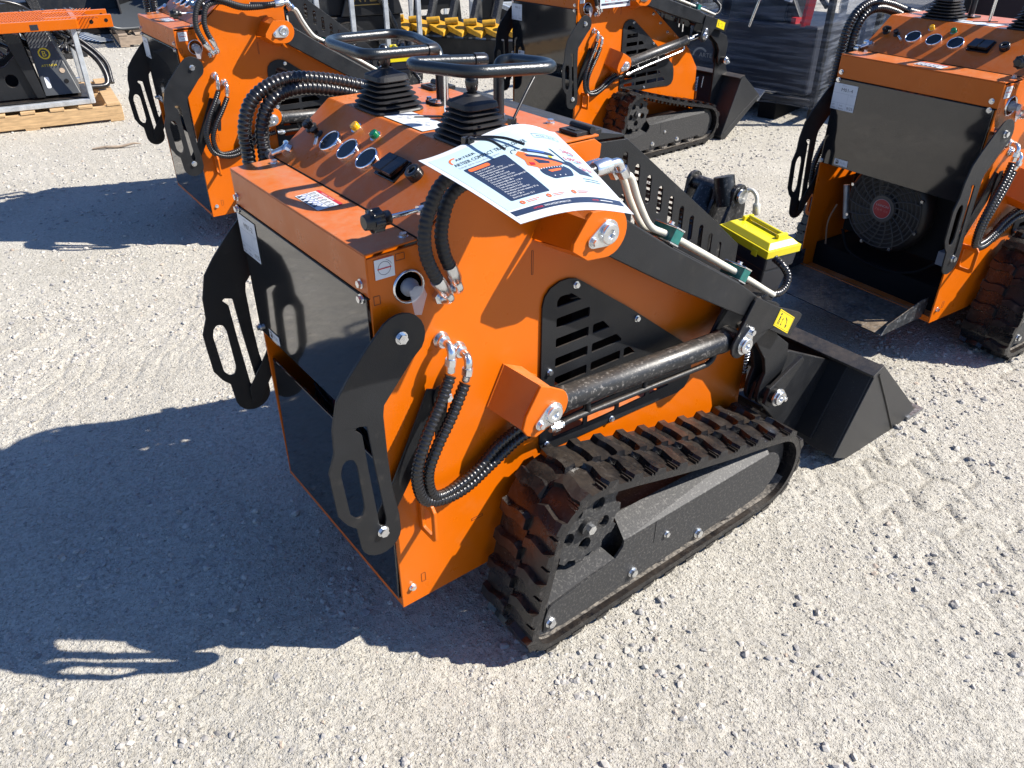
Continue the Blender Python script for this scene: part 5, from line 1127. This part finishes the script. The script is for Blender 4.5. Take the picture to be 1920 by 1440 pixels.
# second wrapped crate beside it
WC = Vector((6.55, 1.72, 0)); f2 = tag(empty('wrapped_crate', WC), 'second film-wrapped crate, seen just behind the left hoses of the right loader', 'wrapped crate')
H2 = 1.15
for a, b in ((0, 0), (1.1, 0), (0, Ww), (1.1, Ww)): m = MB(); m.beam(wq(a, b, 0), wq(a, b, H2), .04, .04); m.build('post', [BLACK], f2, bevel=.002)
for z in (.16, H2):
    for p0, p1 in ((wq(0, 0, z), wq(1.1, 0, z)), (wq(0, Ww, z), wq(1.1, Ww, z)), (wq(0, 0, z), wq(0, Ww, z)), (wq(1.1, 0, z), wq(1.1, Ww, z))): m = MB(); m.beam(p0, p1, .04, .04); m.build('rail', [BLACK], f2, bevel=.002)
m = MB(); m.beam(wq(.06, 0, .9), wq(1.06, 0, .30), .03, .03); m.build('brace', [BLACK], f2)
m = MB(); PP = []; V = []; Fs = []; per = [wq(-.03, -.03, 0), wq(1.13, -.03, 0), wq(1.13, Ww+.03, 0), wq(-.03, Ww+.03, 0)]
for i in range(4):
    for q_ in range(10): PP.append(per[i].lerp(per[(i+1) % 4], q_/10))
for j in range(31):
    for i, p in enumerate(PP): V.append(p*(1+.006*math.sin(i*1.7+j*1.1))+Vector((0, 0, .12+(H2-.1)*j/30)))
for j in range(30):
    for i in range(40): Fs.append((j*40+i, j*40+(i+1) % 40, (j+1)*40+(i+1) % 40, (j+1)*40+i))
m.add(V, Fs, True); m.build('stretch_film', [mat('milky_film', (.62, .64, .68), .25, alpha=.55, bump=.9, bscale=4, stretch=(1, 1, 24), nscale=3, namt=.2)], f2)
c2_ = tag(empty('packed_machine', WC), 'grey and red machine parts inside the second film-wrapped crate', 'packed machine')
m = MB(); m.beam(wq(.1, .5, .40), wq(1.0, .5, .40), .7, .4); m.beam(wq(.2, .3, .6), wq(.4, .5, 1.3), .15, .3); m.build('hull', [mat('mid_grey_hull', (.12, .13, .15), .5)], c2_, bevel=.02)
m = MB(); m.beam(wq(.75, .1, .65), wq(.70, .12, 1.35), .08, .06); m.build('red_strut', [mat('red_plastic', (.55, .02, .03), .4)], c2_); m = MB(); m.beam(wq(.9, .1, .65), wq(.84, .12, 1.35), .10, .03); m.build('white_panel', [WHITE], c2_)
# machine row to the right behind the loader (dark frames)
big_bucket((6.2, 4.3, 0), R(-60), 1.6, 'black bucket behind the film-wrapped crate')
dk = tag(empty('attachment_rack', (6.05, 1.62, 0), R(-8)), 'tall dark red-brown rack standing behind the right loader', 'rack'); m = MB(); m.box((0, -2.3, 0), (.4, -.05, 1.12)); m.build('panel', [mat('dark_maroon', (.03, .012, .014), .6)], dk, bevel=.01)
m = MB(); m.box((-.05, -.05, .0), (0, .0, 1.25)); m.build('upright', [BLACK], dk)
bpy.context.view_layer.update()
